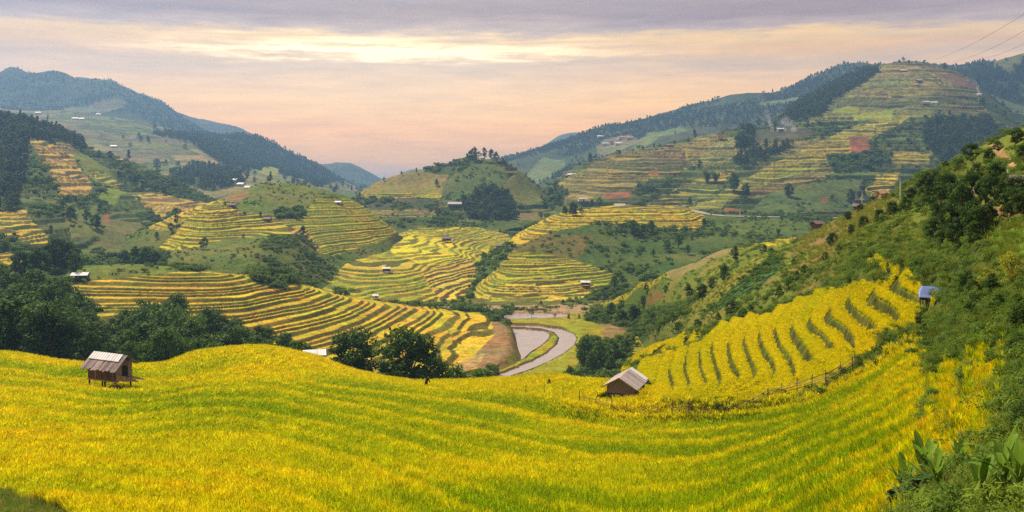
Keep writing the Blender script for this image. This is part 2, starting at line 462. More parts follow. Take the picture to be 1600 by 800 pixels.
spur = Land('spur', 'spur_hill', [
    [(880,330,540),(950,330,530),(1010,285,558),(1060,200,580),(1100,150,545),(1200,125,516),(1300,105,486),(1355,85,446),(1460,62,432),(1600,44,395),(2400,25,270)],
    [(880,345,525),(925,346,497),(960,338,500),(1000,318,513),(1025,270,531),(1050,215,530),(1100,165,512),(1150,140,497),(1200,130,485),(1300,112,440),(1355,92,400),(1460,70,385),(1600,50,315),(2400,28,230)],
    [(880,356,530),(930,356,482),(1000,330,482),(1050,260,476),(1100,200,465),(1150,165,452),(1200,150,430),(1300,128,395),(1355,105,365),(1460,85,335),(1600,62,262),(2400,35,180)],
    [(880,370,545),(925,366,477),(960,358,462),(1000,340,445),(1050,300,427),(1100,285,404),(1150,270,386),(1200,260,376),(1240,235,373),(1270,205,364),(1300,185,349),(1350,165,324),(1390,150,304),(1420,140,287),(1450,128,270),(1500,110,250),(1540,100,226),(1575,92,212),(1600,88,202),(1700,75,170),(2400,45,120)],
    [(880,400,560),(960,390,500),(1050,350,500),(1150,320,470),(1270,260,440),(1390,200,380),(1500,160,330),(1600,130,300),(2400,80,250)],
    [(880,470,470),(1150,420,492),(1270,380,516),(1390,320,566),(1600,250,640),(2400,200,700)],
], 860, 2400, 2.4, 1.3, .006, 1)
spur.paint(None, (.13,.19,.03), (.25,.21,.05), 11, tag='brush')
for q in ([(1180,440),(1200,432),(1206,440),(1186,450)],[(1430,395),(1446,385),(1450,402),(1438,410)],[(1395,372),(1420,362),(1425,372),(1400,384)],[(1010,470),(1030,458),(1036,466),(1016,480)],[(1500,300),(1530,296),(1528,306),(1500,308)]):
    spur.paint(q, (.30,.16,.075), (.22,.14,.06), 3)
spur.paint([(880,560),(925,485),(960,468),(1010,490),(1060,480),(1100,460),(1075,490),(1020,520),(1000,545)], BRUSH, GRASS, 9, tag='thick')
spur.paint([(1235,395),(1268,365),(1300,346),(1400,300),(1400,330),(1350,365),(1290,400),(1245,425)], (.23,.155,.06), (.19,.17,.05), 8, tag='dry')
spur.paint([(1290,400),(1360,360),(1420,330),(1440,360),(1400,400),(1330,400),(1290,440),(1240,460),(1230,440)], GRASS, OLIVE, 8, tag='grass')
spur.paint([(1070,482),(1180,404),(1202,400),(1125,470),(1085,492)], (.34,.29,.045), (.24,.24,.04), 14, tag='corn_dry', rows=(.4, 2.2, (.09,.11,.02)))
spur.paint([(1090,494),(1205,402),(1224,405),(1212,428),(1180,455),(1130,484)], (.06,.15,.055), (.09,.18,.06), 10, tag='corn', rows=(.4, 2.2, (.025,.055,.022)))
spur.paint([(935,478),(945,464),(990,446),(1040,428),(1048,434),(1000,452),(955,478)], YGR, YEL, 10, tag='grass')
spur.paint([(1040,428),(1100,402),(1150,384),(1155,390),(1110,408),(1050,438)], (.3,.24,.11), (.24,.2,.08), 10, tag=None)
spur.paint([(1165,378),(1172,372),(1232,370),(1234,380),(1190,388)], YEL, YGR, 12, terr=.9, tag=None)
spur.paint([(1400,300),(1450,262),(1500,245),(1560,230),(1540,280),(1500,300),(1440,320)], (.17,.17,.03), (.10,.14,.025), 7, tag='brush')
spur.paint([(1480,310),(1560,300),(1545,330),(1490,335)], (.24,.2,.06), (.2,.17,.05), 6, tag=None)
spur.paint([(1545,225),(1556,228),(1590,256),(1590,268),(1566,253),(1556,246),(1550,238)], (.42,.22,.12), (.5,.3,.18), 4, tag=None)
spur.paint([(1540,332),(1620,300),(1800,280),(1800,330),(1620,345),(1545,360)], (.22,.12,.05), (.28,.17,.08), 5, tag=None)
spur.paint([(1545,365),(1600,335),(2400,230),(2400,420),(1640,430),(1600,405),(1560,420)], (.09,.18,.02), (.15,.24,.03), 5, tag='grass')
for q in ([(1255,470),(1300,440),(1345,410),(1352,418),(1305,450),(1262,476)],[(1225,415),(1262,392),(1268,398),(1232,422)],[(1100,430),(1140,408),(1148,414),(1108,438)]):
    spur.paint(q, (.20,.24,.035), (.27,.27,.05), 6, tag='grass')
for q in ([(1262,384),(1330,352),(1332,355),(1264,388)],[(1215,432),(1290,398),(1292,401),(1217,436)],[(1445,402),(1452,380),(1456,380),(1450,404)]):
    spur.paint(q, (.34,.20,.10), (.28,.17,.08), 3)
spur.finish(M_NEAR)

hillA = Land('L1', 'terraced_hill', [
    [(-200,190,590),(100,195,585),(300,200,590),(450,210,600),(600,222,625),(700,238,618),(780,255,592),(845,262,600)],
    [(-200,255,495),(85,258,492),(200,256,505),(330,252,522),(450,248,548),(600,247,578),(700,252,585),(770,266,566),(800,280,549),(820,285,560),(845,290,600)],
    [(-200,298,440),(85,298,437),(125,298,435),(200,297,431),(270,296,427),(330,298,427),(400,302,433),(470,308,446),(520,312,459),(580,320,471),(640,330,481),(700,342,487),(745,352,487),(780,345,495),(800,318,516),(815,312,545),(845,320,600)],
    [(-200,330,425),(125,325,416),(200,325,413),(270,330,417),(380,322,430),(410,322,419),(440,324,421),(470,325,441),(520,330,456),(640,345,477),(745,365,484),(780,356,490),(800,345,512),(845,340,600)],
    [(-200,380,480),(200,380,480),(440,370,500),(640,390,495),(745,390,495),(800,370,560),(840,360,592)],
], -200, 845, 1.7, .85, .0018, 2)
hillA.paint(None, BRUSH, GRASS, 12, tag='brush')
hillA.paint([(100,440),(108,414),(270,408),(275,430),(150,436)], (.17,.21,.03), (.12,.16,.03), 10, tag='grass')
hillA.paint([(75,498),(95,458),(112,441),(150,437),(270,427),(330,424),(388,430),(400,441),(440,448),(468,443),(520,457),(640,478),(747,488),(785,510),(803,550),(760,590),(600,612),(400,570),(300,545),(80,512)],
    YEL, YGR, 25, terr=.84, palette=[(.46,.31,.02),(.50,.36,.015),(.34,.29,.02),(.45,.27,.03),(.55,.42,.02),(.40,.24,.04)], riser=(0.123,0.109,0.018), wig=(.35, 26.0))
hillA.paint([(765,498),(790,510),(803,548),(772,578),(733,574),(748,548),(772,522)], (.30,.17,.085), (.36,.22,.12), 8)
hillA.paint([(700,578),(735,560),(760,552),(748,572),(712,590)], (.48,.36,.17), (.4,.28,.12), 6)
hillA.paint([(385,428),(410,412),(445,412),(472,440),(440,450),(405,444)], BRUSH, GRASS, 6, tag='thick')
hillA.paint([(783,488),(850,480),(850,610),(765,610),(778,575),(803,548),(792,512)], (.17,.17,.03), (.24,.16,.07), 6)
hillA.finish(M_MID)

hillB = Land('L2', 'valley_side_hill', [
    [(-260,280,505),(0,290,488),(60,300,470),(120,330,455),(200,360,445),(260,380,445),(430,400,450)],
    [(-260,340,450),(0,350,430),(60,370,420),(110,400,413),(200,430,409),(260,440,411),(430,480,430)],
    [(-260,420,385),(0,430,372),(60,450,373),(110,460,379),(160,480,386),(200,490,391),(260,520,386),(330,560,376),(430,600,385)],
    [(-260,540,310),(0,550,306),(80,570,311),(140,590,326),(200,600,336),(260,620,341),(330,660,341),(430,700,355)],
    [(-260,700,240),(0,700,241),(60,720,246),(130,740,266),(200,760,291),(260,760,301),(330,760,316),(430,780,345)],
    [(-260,880,150),(0,880,182),(60,890,194),(110,895,214),(140,890,230),(190,880,245),(230,870,262),(270,860,282),(310,850,301),(350,840,322),(430,850,350)],
    [(-260,1050,290),(0,1050,300),(200,1000,330),(430,950,375)],
], -260, 430, 2.2, 1.1, .012, 3)
hillB.paint(None, (.07,.11,.028), (.14,.15,.04), 40, tag='mixed', terr=2.6, palette=[(.06,.10,.025),(.10,.14,.03),(.15,.16,.04),(.08,.12,.03)], riser=(.05,.08,.022), wig=(2.0,60.0), rf=.8)
hillB.paint([(-300,60),(0,160),(140,215),(135,232),(100,222),(40,228),(40,260),(20,330),(0,330),(-300,340)], DARK, BRUSH, 30, tag='forest')
hillB.paint([(45,226),(90,224),(140,285),(145,305),(95,302),(70,262)], ORA, STR, 30, terr=3.0, palette=[(.42,.26,.05),(.46,.30,.06),(.36,.22,.06),(.44,.32,.05)], riser=(.10,.085,.03))
hillB.paint([(90,222),(112,220),(125,240),(110,250)], BROWN, STR, 30, terr=3.0, riser=(.1,.08,.03))
hillB.paint([(112,248),(128,242),(170,270),(190,285),(180,296),(150,290)], (.15,.2,.035), (.2,.22,.04), 30, tag=None)
hillB.paint([(138,268),(165,272),(190,286),(182,294),(150,285)], YGR, STR, 30, terr=2.5, palette=[YGR, (.4,.32,.05)])
hillB.paint([(-300,330),(40,326),(50,345),(80,372),(112,396),(95,408),(60,392),(30,372),(-300,372)], YEL, ORA, 25, terr=1.7, palette=[(.44,.27,.03),(.50,.34,.02),(.46,.36,.02),(.36,.24,.04)], riser=(.085,.08,.02), wig=(.8,30.0))
hillB.paint([(-300,398),(20,400),(42,415),(30,430),(-300,452)], YEL, ORA, 25, terr=1.2, palette=[(.48,.31,.02),(.50,.36,.015),(.42,.28,.03)], riser=(.085,.08,.02))
hillB.paint([(150,310),(185,296),(200,308),(180,318)], (.2,.26,.03), (.26,.3,.03), 20)
hillB.paint([(100,330),(150,320),(160,372),(110,372)], (.12,.16,.035), (.17,.19,.05), 20, tag='grass')
hillB.paint([(155,345),(220,348),(230,372),(200,400),(160,395)], (.14,.15,.045), (.18,.17,.055), 20, tag='grass')
hillB.paint([(160,334),(168,330),(172,350),(164,352)], RED, SOIL, 20)
hillB.paint([(205,312),(250,306),(330,318),(350,335),(250,335)], STR, ORA, 20, terr=2.2, palette=[(.44,.31,.07),(.40,.25,.06),(.34,.24,.08)], riser=(.12,.09,.03))
hillB.finish(M_MID)

hillC = Land('L3', 'round_grass_hill', [
    [(110,370,480),(200,370,462),(300,372,456),(400,375,460),(480,375,480),(560,385,495),(690,400,505)],
    [(110,420,445),(200,410,420),(260,410,407),(330,415,400),(400,415,398),(470,410,430),(530,415,454),(600,430,460),(690,460,470)],
    [(110,480,435),(200,470,403),(250,462,391),(300,465,376),(400,468,372),(450,465,370),(500,470,396),(560,480,412),(620,500,412),(690,540,430)],
    [(110,540,400),(230,530,357),(280,520,337),(330,520,324),(380,525,336),(440,530,346),(500,530,352),(560,530,362),(600,540,375),(640,560,404),(690,580,430)],
    [(110,600,405),(200,590,366),(240,585,352),(290,590,330),(340,600,311),(380,605,296),(410,610,287),(440,612,284),(480,610,289),(520,605,299),(560,595,317),(600,585,346),(620,580,364),(650,590,405),(690,600,430)],
    [(110,680,430),(430,690,380),(620,660,395),(690,660,430)],
], 110, 690, 1.7, .85, .004, 4)
hillC.paint(None, (.11,.16,.026), (.18,.19,.045), 25, tag='grass')
hillC.paint([(470,345),(490,308),(545,310),(580,325),(622,363),(575,382),(520,402),(480,392),(440,372),(440,345)], YGR, YEL, 30, terr=1.05, palette=[(.26,.26,.02),(.36,.31,.02),(.45,.36,.02),(.22,.24,.02),(.32,.30,.02)], riser=(0.109,0.116,0.018))
hillC.paint([(555,330),(622,363),(590,380),(545,370),(530,352)], YEL, YGR, 30, terr=1.05, palette=[(.52,.41,.015),(.48,.37,.02),(.40,.34,.02)], riser=(0.123,0.116,0.018))
hillC.paint([(440,352),(480,362),(500,390),(480,396),(455,376)], BROWN, ORA, 30, terr=1.3, palette=[(.30,.19,.08),(.36,.25,.07),(.26,.2,.05)], riser=(.10,.075,.03))
hillC.paint([(240,394),(270,365),(300,335),(340,316),(362,320),(372,332),(440,344),(458,368),(350,376),(275,396)], YEL, YGR, 30, terr=1.15, palette=[(.46,.36,.015),(.34,.32,.02),(.52,.40,.015),(.36,.26,.03)], riser=(0.116,0.109,0.018), wig=(.8,40.0))
hillC.paint([(228,358),(290,325),(340,312),(350,318),(300,338),(262,360)], YEL, ORA, 30, terr=1.25, palette=[(.48,.33,.02),(.44,.29,.03),(.42,.34,.02)], riser=(0.123,0.102,0.024))
hillC.paint([(340,308),(380,296),(395,300),(370,318),(350,316)], (.28,.17,.08), (.24,.2,.06), 20)
hillC.paint([(395,292),(440,280),(480,288),(495,308),(470,330),(440,332),(400,330),(370,328),(385,306)], (.14,.2,.035), (.19,.21,.05), 16, tag='grass')
hillC.paint([(425,330),(470,324),(472,342),(432,345)], BRUSH, DARK, 10, tag='thick')
hillC.paint([(392,420),(410,375),(470,368),(505,402),(545,440),(540,470),(450,455),(400,438)], (.09,.13,.025), (.15,.16,.035), 10, tag='mound')
hillC.paint([(180,420),(225,388),(262,400),(255,425)], DARK, BRUSH, 10, tag='thick')
hillC.finish(M_MID)

fields = Land('C1', 'valley_fields', [
    [(390,340,525),(480,345,510),(560,350,500),(620,355,496),(700,358,494),(800,362,492),(900,366,490),(1020,366,497)],
    [(390,380,495),(480,375,480),(560,368,478),(620,372,481),(700,375,484),(800,372,486),(900,378,484),(1020,380,484)],
    [(390,430,452),(480,430,442),(560,430,432),(620,432,432),(700,440,442),(740,445,445),(800,440,440),(900,435,445),(1020,430,452)],
    [(390,500,420),(480,510,408),(560,515,394),(620,520,390),(700,525,395),(760,525,405),(800,500,405),(850,490,405),(930,470,428),(1020,470,445)],
    [(390,600,395),(480,605,385),(560,610,374),(620,610,364),(700,615,368),(760,610,380),(790,600,388),(850,570,390),(930,540,415),(1020,530,435)],
    [(390,690,375),(480,690,360),(560,690,350),(620,690,337),(700,690,342),(760,690,357),(850,660,380),(1020,640,425)],
    [(390,760,385),(620,770,360),(760,760,370),(1020,700,440)],
], 390, 1020, 1.7, .85, .003, 5)
fields.paint(None, (.12,.145,.03), BRUSH, 20, tag='brush')
fields.paint([(420,480),(480,440),(490,412),(520,398),(600,376),(640,358),(790,352),(800,380),(760,410),(735,440),(725,474),(600,474),(520,470)], YGR, YEL, 30, terr=.82,
    palette=[(.26,.27,.02),(.42,.34,.02),(.34,.31,.02),(.22,.24,.02),(.50,.38,.02),(.40,.26,.05)], riser=(0.131,0.131,0.022), wig=(.8,48.0))
fields.paint([(600,376),(640,360),(700,372),(745,398),(720,412),(660,412),(615,396)], YEL, YGR, 30, terr=.82, palette=[(.56,.47,.015),(.50,.42,.02),(.40,.38,.02)], riser=(0.174,0.160,0.022), wig=(1.3,40.0))
fields.paint([(660,425),(720,400),(770,420),(740,446),(720,474),(690,470),(672,448)], ORA, YEL, 30, terr=.75, palette=[(.48,.32,.06),(.46,.28,.07),(.50,.38,.04),(.38,.25,.06)], riser=(.10,.085,.02), wig=(.7,40.0))
fields.paint([(735,488),(740,455),(775,425),(795,396),(960,430),(950,446),(905,470),(860,480)], YGR, YEL, 30, terr=.75, palette=[(.30,.28,.02),(.44,.32,.03),(.48,.34,.04)], riser=(0.109,0.109,0.018), wig=(.7,44.0))
fields.finish(M_MID)

ridgeR = Land('R1', 'road_spur_hill', [
    [(680,372,500),(760,370,494),(850,372,490),(930,372,490),(1010,372,502),(1100,375,515),(1380,375,530)],
    [(680,400,485),(740,395,473),(800,395,471),(850,398,469),(930,400,471),(980,400,476),(1050,400,471),(1100,400,455),(1380,380,455)],
    [(680,440,472),(740,450,443),(790,450,421),(850,455,416),(910,450,426),(960,440,441),(1050,440,431),(1100,450,421),(1200,460,402),(1380,450,402)],
    [(680,480,470),(760,500,408),(800,510,380),(850,520,373),(900,520,373),(1000,520,379),(1100,530,371),(1200,540,366),(1380,540,372)],
    [(680,520,470),(770,560,404),(800,580,373),(830,590,352),(870,600,335),(920,610,326),(1000,620,320),(1060,625,321),(1100,630,336),(1180,630,341),(1270,630,342),(1380,640,350)],
    [(680,560,478),(770,640,404),(870,700,347),(920,715,331),(1000,720,326),(1060,720,328),(1100,720,332),(1180,720,336),(1380,740,345)],
    [(680,600,485),(1000,800,348),(1380,840,355)],
], 680, 1380, 1.9, .95, .004, 6)
ridgeR.paint(None, (.065,.115,.025), (.13,.16,.035), 24, tag='mixed')
ridgeR.paint([(728,488),(738,450),(790,402),(800,388),(880,400),(960,428),(952,444),(905,470),(860,480)], YGR, YEL, 30, terr=.82,
    palette=[(.22,.24,.02),(.34,.29,.02),(.46,.34,.03),(.26,.26,.02)], riser=(0.087,0.102,0.018), wig=(1.0,36.0))
ridgeR.paint([(740,482),(760,455),(800,440),(860,432),(930,446),(905,468),(860,478)], ORA, YEL, 30, terr=.8, palette=[(.50,.36,.04),(.44,.29,.05),(.42,.34,.03),(.50,.32,.06)], riser=(.10,.085,.02), wig=(1.0,30.0))
ridgeR.paint([(795,390),(850,366),(930,368),(905,402),(860,400)], (.19,.13,.035), (.15,.14,.035), 16, tag='grass')
ridgeR.paint([(785,385),(800,368),(870,333),(920,324),(1000,316),(1062,319),(1102,336),(1096,360),(1000,352),(930,350),(900,356),(850,368),(810,386)], YEL, YGR, 30, terr=1.05,
    palette=[(.52,.38,.015),(.46,.35,.02),(.50,.33,.03),(.36,.31,.02)], riser=(0.123,0.109,0.018), wig=(.6,40.0))
ridgeR.paint([(1195,382),(1240,372),(1300,372),(1300,384),(1210,392)], YGR, YEL, 20, terr=1.0)
ridgeR.paint([(1090,352),(1200,344),(1270,348),(1260,366),(1150,368)], (.085,.14,.03), (.13,.17,.035), 16, tag='grass')
ridgeR.finish(M_MID)

hillD = Land('C2', 'centre_hill', [
    [(490,620,405),(560,640,390),(640,650,385),(760,640,400),(860,620,405),(970,640,395)],
    [(490,720,375),(560,720,352),(640,720,347),(700,720,352),(760,715,356),(820,700,363),(880,690,366),(970,720,362)],
    [(490,800,360),(540,800,328),(600,800,319),(660,795,326),(700,790,321),(760,790,316),(820,790,326),(870,800,327),(970,850,335)],
    [(490,860,350),(540,850,323),(560,850,309),(600,855,296),(660,860,286),(720,860,276),(780,860,276),(830,860,301),(860,860,313),(970,900,330)],
    [(490,900,352),(540,890,327),(560,890,307),(590,895,286),(625,900,270),(665,910,257),(700,915,251),(735,920,246),(760,920,245),(790,915,252),(810,905,265),(830,895,280),(850,890,297),(870,890,313),(970,930,330)],
    [(490,1000,375),(700,1040,335),(860,1000,345),(970,1050,338)],
], 490, 970, 1.9, .95, .005, 7)
hillD.paint(None, (.12,.15,.03), (.18,.17,.05), 30, tag='mixed', terr=4.0, palette=[(.10,.15,.03),(.15,.17,.04),(.2,.18,.05)], riser=(.06,.09,.025), wig=(1.5,60.0), rf=.78)
hillD.paint([(570,295),(625,266),(705,262),(692,288),(590,290)], (.30,.21,.085), (.26,.22,.07), 30)
hillD.paint([(555,308),(585,290),(692,287),(692,303),(575,305)], (.25,.22,.05), (.3,.26,.06), 30)
hillD.paint([(575,303),(692,303),(695,312),(560,312)], YEL, STR, 30, terr=2.0, palette=[(.44,.36,.03),(.40,.33,.04)])
hillD.paint([(545,313),(692,313),(690,330),(540,330)], (.07,.085,.03), (.13,.11,.05), 20, tag='thick')
hillD.paint([(540,330),(690,330),(690,352),(640,360),(540,345)], (.2,.18,.05), (.24,.2,.06), 30, terr=1.25, palette=[(.18,.18,.045),(.26,.21,.06),(.40,.30,.05),(.2,.2,.05)], riser=(.08,.085,.03))
hillD.paint([(665,258),(700,250),(745,243),(735,262),(700,272),(665,266)], BRUSH, GRASS, 20, tag='thick')
hillD.paint([(690,285),(735,255),(790,262),(800,300),(720,312),(690,320)], (.10,.15,.035), (.15,.17,.05), 18, tag='grass')
hillD.paint([(790,285),(810,268),(862,312),(820,318),(780,300)], (.21,.21,.045), (.17,.19,.045), 20)
hillD.paint([(722,316),(750,296),(790,296),(802,330),(798,345),(765,348),(728,340)], DARK, BRUSH, 20, tag='forest')
hillD.paint([(810,330),(870,326),(885,345),(840,362),(812,352)], (.22,.16,.065), (.18,.18,.05), 20)
hillD.paint([(680,352),(800,345),(830,365),(780,376),(690,366)], (.08,.12,.03), (.13,.165,.035), 20, tag='mixed')
hillD.finish(M_MID)

hillR = Land('R3', 'great_right_hill', [
    [(740,700,360),(860,700,350),(960,720,340),(1060,720,336),(1200,730,340),(1350,740,352),(1500,700,405),(1760,700,430)],
    [(740,800,345),(860,800,326),(900,810,313),(960,810,311),(1030,810,313),(1080,800,321),(1150,790,319),(1250,790,316),(1350,800,321),(1500,800,341),(1760,800,370)],
    [(740,900,335),(860,900,303),(900,900,291),(960,910,281),(1040,910,281),(1100,890,286),(1160,870,283),(1250,870,276),(1350,880,273),(1450,890,276),(1550,900,286),(1760,900,310)],
    [(740,980,330),(860,980,290),(880,980,274),(930,1000,259),(1000,1000,251),(1080,990,251),(1130,980,246),(1200,970,241),(1270,980,231),(1350,990,226),(1450,1000,226),(1550,1000,236),(1760,1000,260)],
    [(740,1050,330),(840,1040,306),(862,1040,286),(880,1045,270),(930,1060,248),(1000,1080,230),(1060,1090,218),(1110,1100,209),(1150,1110,202),(1200,1110,206),(1270,1100,193),(1350,1120,186),(1450,1130,181),(1550,1120,196),(1620,1100,216),(1760,1100,240)],
    [(740,1150,340),(862,1150,312),(1000,1200,272),(1100,1230,227),(1150,1240,209),(1180,1250,203),(1200,1260,196),(1240,1270,173),(1300,1280,151),(1350,1280,141),(1450,1290,136),(1520,1280,151),(1570,1260,176),(1620,1240,206),(1760,1220,245)],
    [(740,1250,345),(1000,1350,302),(1100,1400,252),(1150,1420,222),(1180,1440,212),(1205,1440,195),(1240,1450,169),(1270,1460,153),(1300,1470,136),(1340,1480,116),(1370,1490,104),(1400,1495,97),(1420,1500,95),(1450,1500,97),(1480,1500,104),(1510,1480,116),(1540,1460,140),(1570,1440,165),(1600,1420,188),(1760,1400,250)],
    [(740,1400,350),(1200,1700,255),(1420,1800,185),(1600,1700,260),(1760,1700,300)],
], 740, 1760, 2.1, 1.0, .0028, 8)
hillR.paint(None, (.12,.15,.035), (.19,.17,.055), 60, tag='mixed', terr=5.5, palette=[(.10,.15,.035),(.14,.165,.04),(.20,.18,.055),(.12,.16,.035)], riser=(.07,.10,.03), wig=(2.0,90.0), rf=.78)
T2 = [(.21,.18,.055),(.26,.2,.065),(.17,.17,.05),(.30,.215,.07),(.235,.205,.05)]
hillR.paint([(868,308),(872,284),(935,248),(1000,232),(1060,222),(1075,250),(1060,272),(1000,282),(985,300),(900,312)], OLIVE, STR, 40, terr=3.4, palette=[(.27,.20,.05),(.23,.19,.05),(.31,.23,.055),(.20,.18,.045)], riser=(.10,.10,.033))
hillR.paint([(1000,240),(1050,226),(1085,252),(1075,262),(1005,262)], BROWN, STR, 40, terr=3.2, palette=[(.24,.15,.07),(.2,.16,.06)], riser=(.09,.08,.035))
hillR.paint([(1060,222),(1110,208),(1170,215),(1150,250),(1090,262)], OLIVE, GRASS, 40, terr=3.4, palette=T2, riser=(.07,.085,.03))
hillR.paint([(1010,318),(1060,290),(1120,268),(1150,262),(1120,300),(1075,318)], OLIVE, STR, 40, terr=3.0, palette=[(.26,.21,.04),(.32,.25,.04)], riser=(.075,.085,.025))
hillR.paint([(1170,206),(1270,200),(1275,215),(1170,226)], (.10,.085,.06), (.13,.11,.07), 40)
hillR.paint([(1130,250),(1175,226),(1290,216),(1320,212),(1280,232),(1200,240)], STR, OLIVE, 40, terr=3.2, palette=T2, riser=(.075,.08,.03))
hillR.paint([(1072,326),(1130,296),(1200,258),(1290,218),(1340,194),(1400,178),(1425,182),(1380,205),(1330,235),(1280,262),(1240,290),(1160,302),(1110,326)], YEL, YGR, 40, terr=3.0, palette=[(.34,.27,.035),(.38,.28,.04),(.30,.26,.035),(.24,.22,.035)], riser=(.12,.12,.03))
hillR.paint([(1130,312),(1200,284),(1290,258),(1330,236),(1340,250),(1290,275),(1210,300)], BROWN, OLIVE, 40, terr=3.0, palette=[(.22,.15,.06),(.26,.2,.05)], riser=(.09,.08,.03))
hillR.paint([(1345,306),(1370,270),(1408,268),(1400,284),(1385,305)], YEL, STR, 40, terr=2.5, palette=[(.48,.38,.03),(.44,.34,.03)], riser=(.10,.10,.02))
hillR.paint([(1385,245),(1400,235),(1455,238),(1450,255),(1400,256)], YGR, STR, 40, terr=2.6, palette=[(.32,.27,.03),(.36,.28,.04)], riser=(.08,.09,.02))
hillR.paint([(1180,320),(1200,300),(1290,280),(1350,280),(1330,330),(1240,335),(1170,330)], (.095,.145,.04), (.14,.165,.05), 40, tag='grass')
hillR.paint([(1300,150),(1340,125),(1370,108),(1410,95),(1460,97),(1510,115),(1530,140),(1560,168),(1520,180),(1440,182),(1350,182),(1280,190),(1290,165)], OLIVE, STR, 60, terr=4.6, palette=T2, riser=(.09,.095,.035), wig=(2.5,120.0))
hillR.paint([(1290,152),(1480,150),(1500,162),(1370,172),(1300,172)], (.12,.14,.055), (.15,.16,.06), 60, terr=4.6, palette=[(.12,.14,.055),(.15,.16,.06)], riser=(.07,.085,.035))
hillR.paint([(1305,168),(1345,166),(1340,178),(1300,178)], (.26,.27,.04), (.3,.3,.05), 40)
hillR.paint([(1335,178),(1400,172),(1395,184),(1335,188)], (.34,.36,.04), (.3,.32,.04), 40)
hillR.paint([(1460,114),(1490,116),(1520,128),(1525,140),(1490,134),(1470,126)], (.28,.12,.08), (.24,.16,.09), 20)
hillR.paint([(1325,214),(1358,214),(1362,240),(1330,235)], RED, SOIL, 20)
hillR.paint([(942,300),(985,297),(986,306),(945,308)], RED, SOIL, 20)
hillR.paint([(1013,267),(1028,265),(1028,272),(1015,273)], RED, SOIL, 20)
hillR.paint([(1283,309),(1294,307),(1295,316),(1284,316)], (.42,.2,.11), SOIL, 20)
hillR.paint([(1130,322),(1160,326),(1200,338),(1130,338)], SOIL, RED, 20)
hillR.paint([(1205,205),(1238,168),(1270,152),(1300,132),(1352,108),(1372,112),(1345,132),(1300,160),(1280,180),(1240,190),(1215,206)], DARK, BRUSH, 40, tag='forest')
hillR.paint([(1440,222),(1446,195),(1470,186),(1500,190),(1540,186),(1565,205),(1570,240),(1540,255),(1470,250)], DARK, BRUSH, 40, tag='forest')
hillR.paint([(1525,120),(1545,145),(1580,172),(1610,190),(1700,230),(1640,225),(1560,190),(1530,160)], (.10,.12,.04), BRUSH, 40, tag='mixed')
hillR.paint([(1150,230),(1160,205),(1148,196),(1168,190),(1180,215),(1176,228)], DARK, BRUSH, 20, tag='forest')
hillR.paint([(1145,255),(1170,236),(1240,226),(1215,240),(1160,262)], BRUSH, DARK, 20, tag='forest')
hillR.paint([(1290,245),(1330,238),(1370,232),(1390,250),(1360,262),(1300,268)], BRUSH, DARK, 20, tag='thick')
hillR.paint([(862,300),(880,288),(880,316),(862,325),(845,318)], BRUSH, DARK, 20, tag='thick')
hillR.finish(M_FAR)

hillRB = Land('R4', 'right_back_hill', [
    [(1340,1500,270),(1500,1550,240),(1600,1550,222),(1950,1500,230)],
    [(1340,1700,210),(1500,1700,155),(1560,1700,152),(1600,1700,152),(1950,1700,145)],
    [(1340,1900,180),(1450,1900,130),(1490,1900,112),(1520,1900,104),(1560,1910,97),(1600,1920,88),(1700,1950,65),(1950,2000,45)],
    [(1340,2300,260),(1950,2400,200)],
], 1340, 1950, 3, 1.5, .008, 9)
hillRB.paint(None, (.12,.14,.045), (.16,.15,.06), 90, tag='mixed')
hillRB.paint([(1480,105),(1530,98),(1570,108),(1590,130),(1600,165),(1560,150),(1510,125)], DARK, BRUSH, 50, tag='forest')
hillRB.paint([(1575,115),(1600,95),(1700,80),(1700,125),(1600,130)], DARK, BRUSH, 50, tag='forest')
hillRB.finish(M_FAR)

ridgeF = Land('R5', 'forest_ridge', [
    [(680,1450,335),(800,1450,310),(900,1450,290),(1000,1450,280),(1200,1450,270),(1850,1450,270)],
    [(680,1750,300),(800,1750,276),(850,1750,266),(950,1750,244),(1050,1750,220),(1200,1750,205),(1400,1750,195),(1850,1750,195)],
    [(680,2200,275),(740,2200,262),(790,2200,247),(830,2200,235),(880,2200,219),(940,2200,199),(1000,2200,187),(1050,2200,172),(1110,2200,157),(1170,2200,144),(1200,2200,144),(1240,2200,135),(1280,2200,119),(1320,2200,103),(1350,2200,97),(1380,2200,99),(1420,2200,100),(1480,2200,101),(1540,2200,95),(1600,2200,98),(1850,2200,90)],
    [(680,2600,300),(1200,2700,220),(1850,2700,180)],
], 680, 1850, 3, 1.3, .008, 10)
ridgeF.paint(None, (.05,.075,.03), (.09,.105,.045), 120, tag='forest')
ridgeF.paint([(820,268),(850,248),(885,246),(880,262),(850,285),(820,290)], (.18,.22,.07), (.15,.19,.06), 60)
ridgeF.paint([(985,235),(1010,205),(1060,196),(1075,205),(1030,218),(1000,240)], (.2,.23,.07), (.16,.19,.06), 60)
ridgeF.paint([(930,228),(945,212),(985,208),(1000,222),(965,240),(938,246)], (.22,.22,.09), (.2,.16,.09), 40)
ridgeF.paint([(1180,160),(1250,155),(1240,165),(1190,175)], (.16,.2,.06), (.14,.18,.06), 40)
ridgeF.finish(M_FAR)

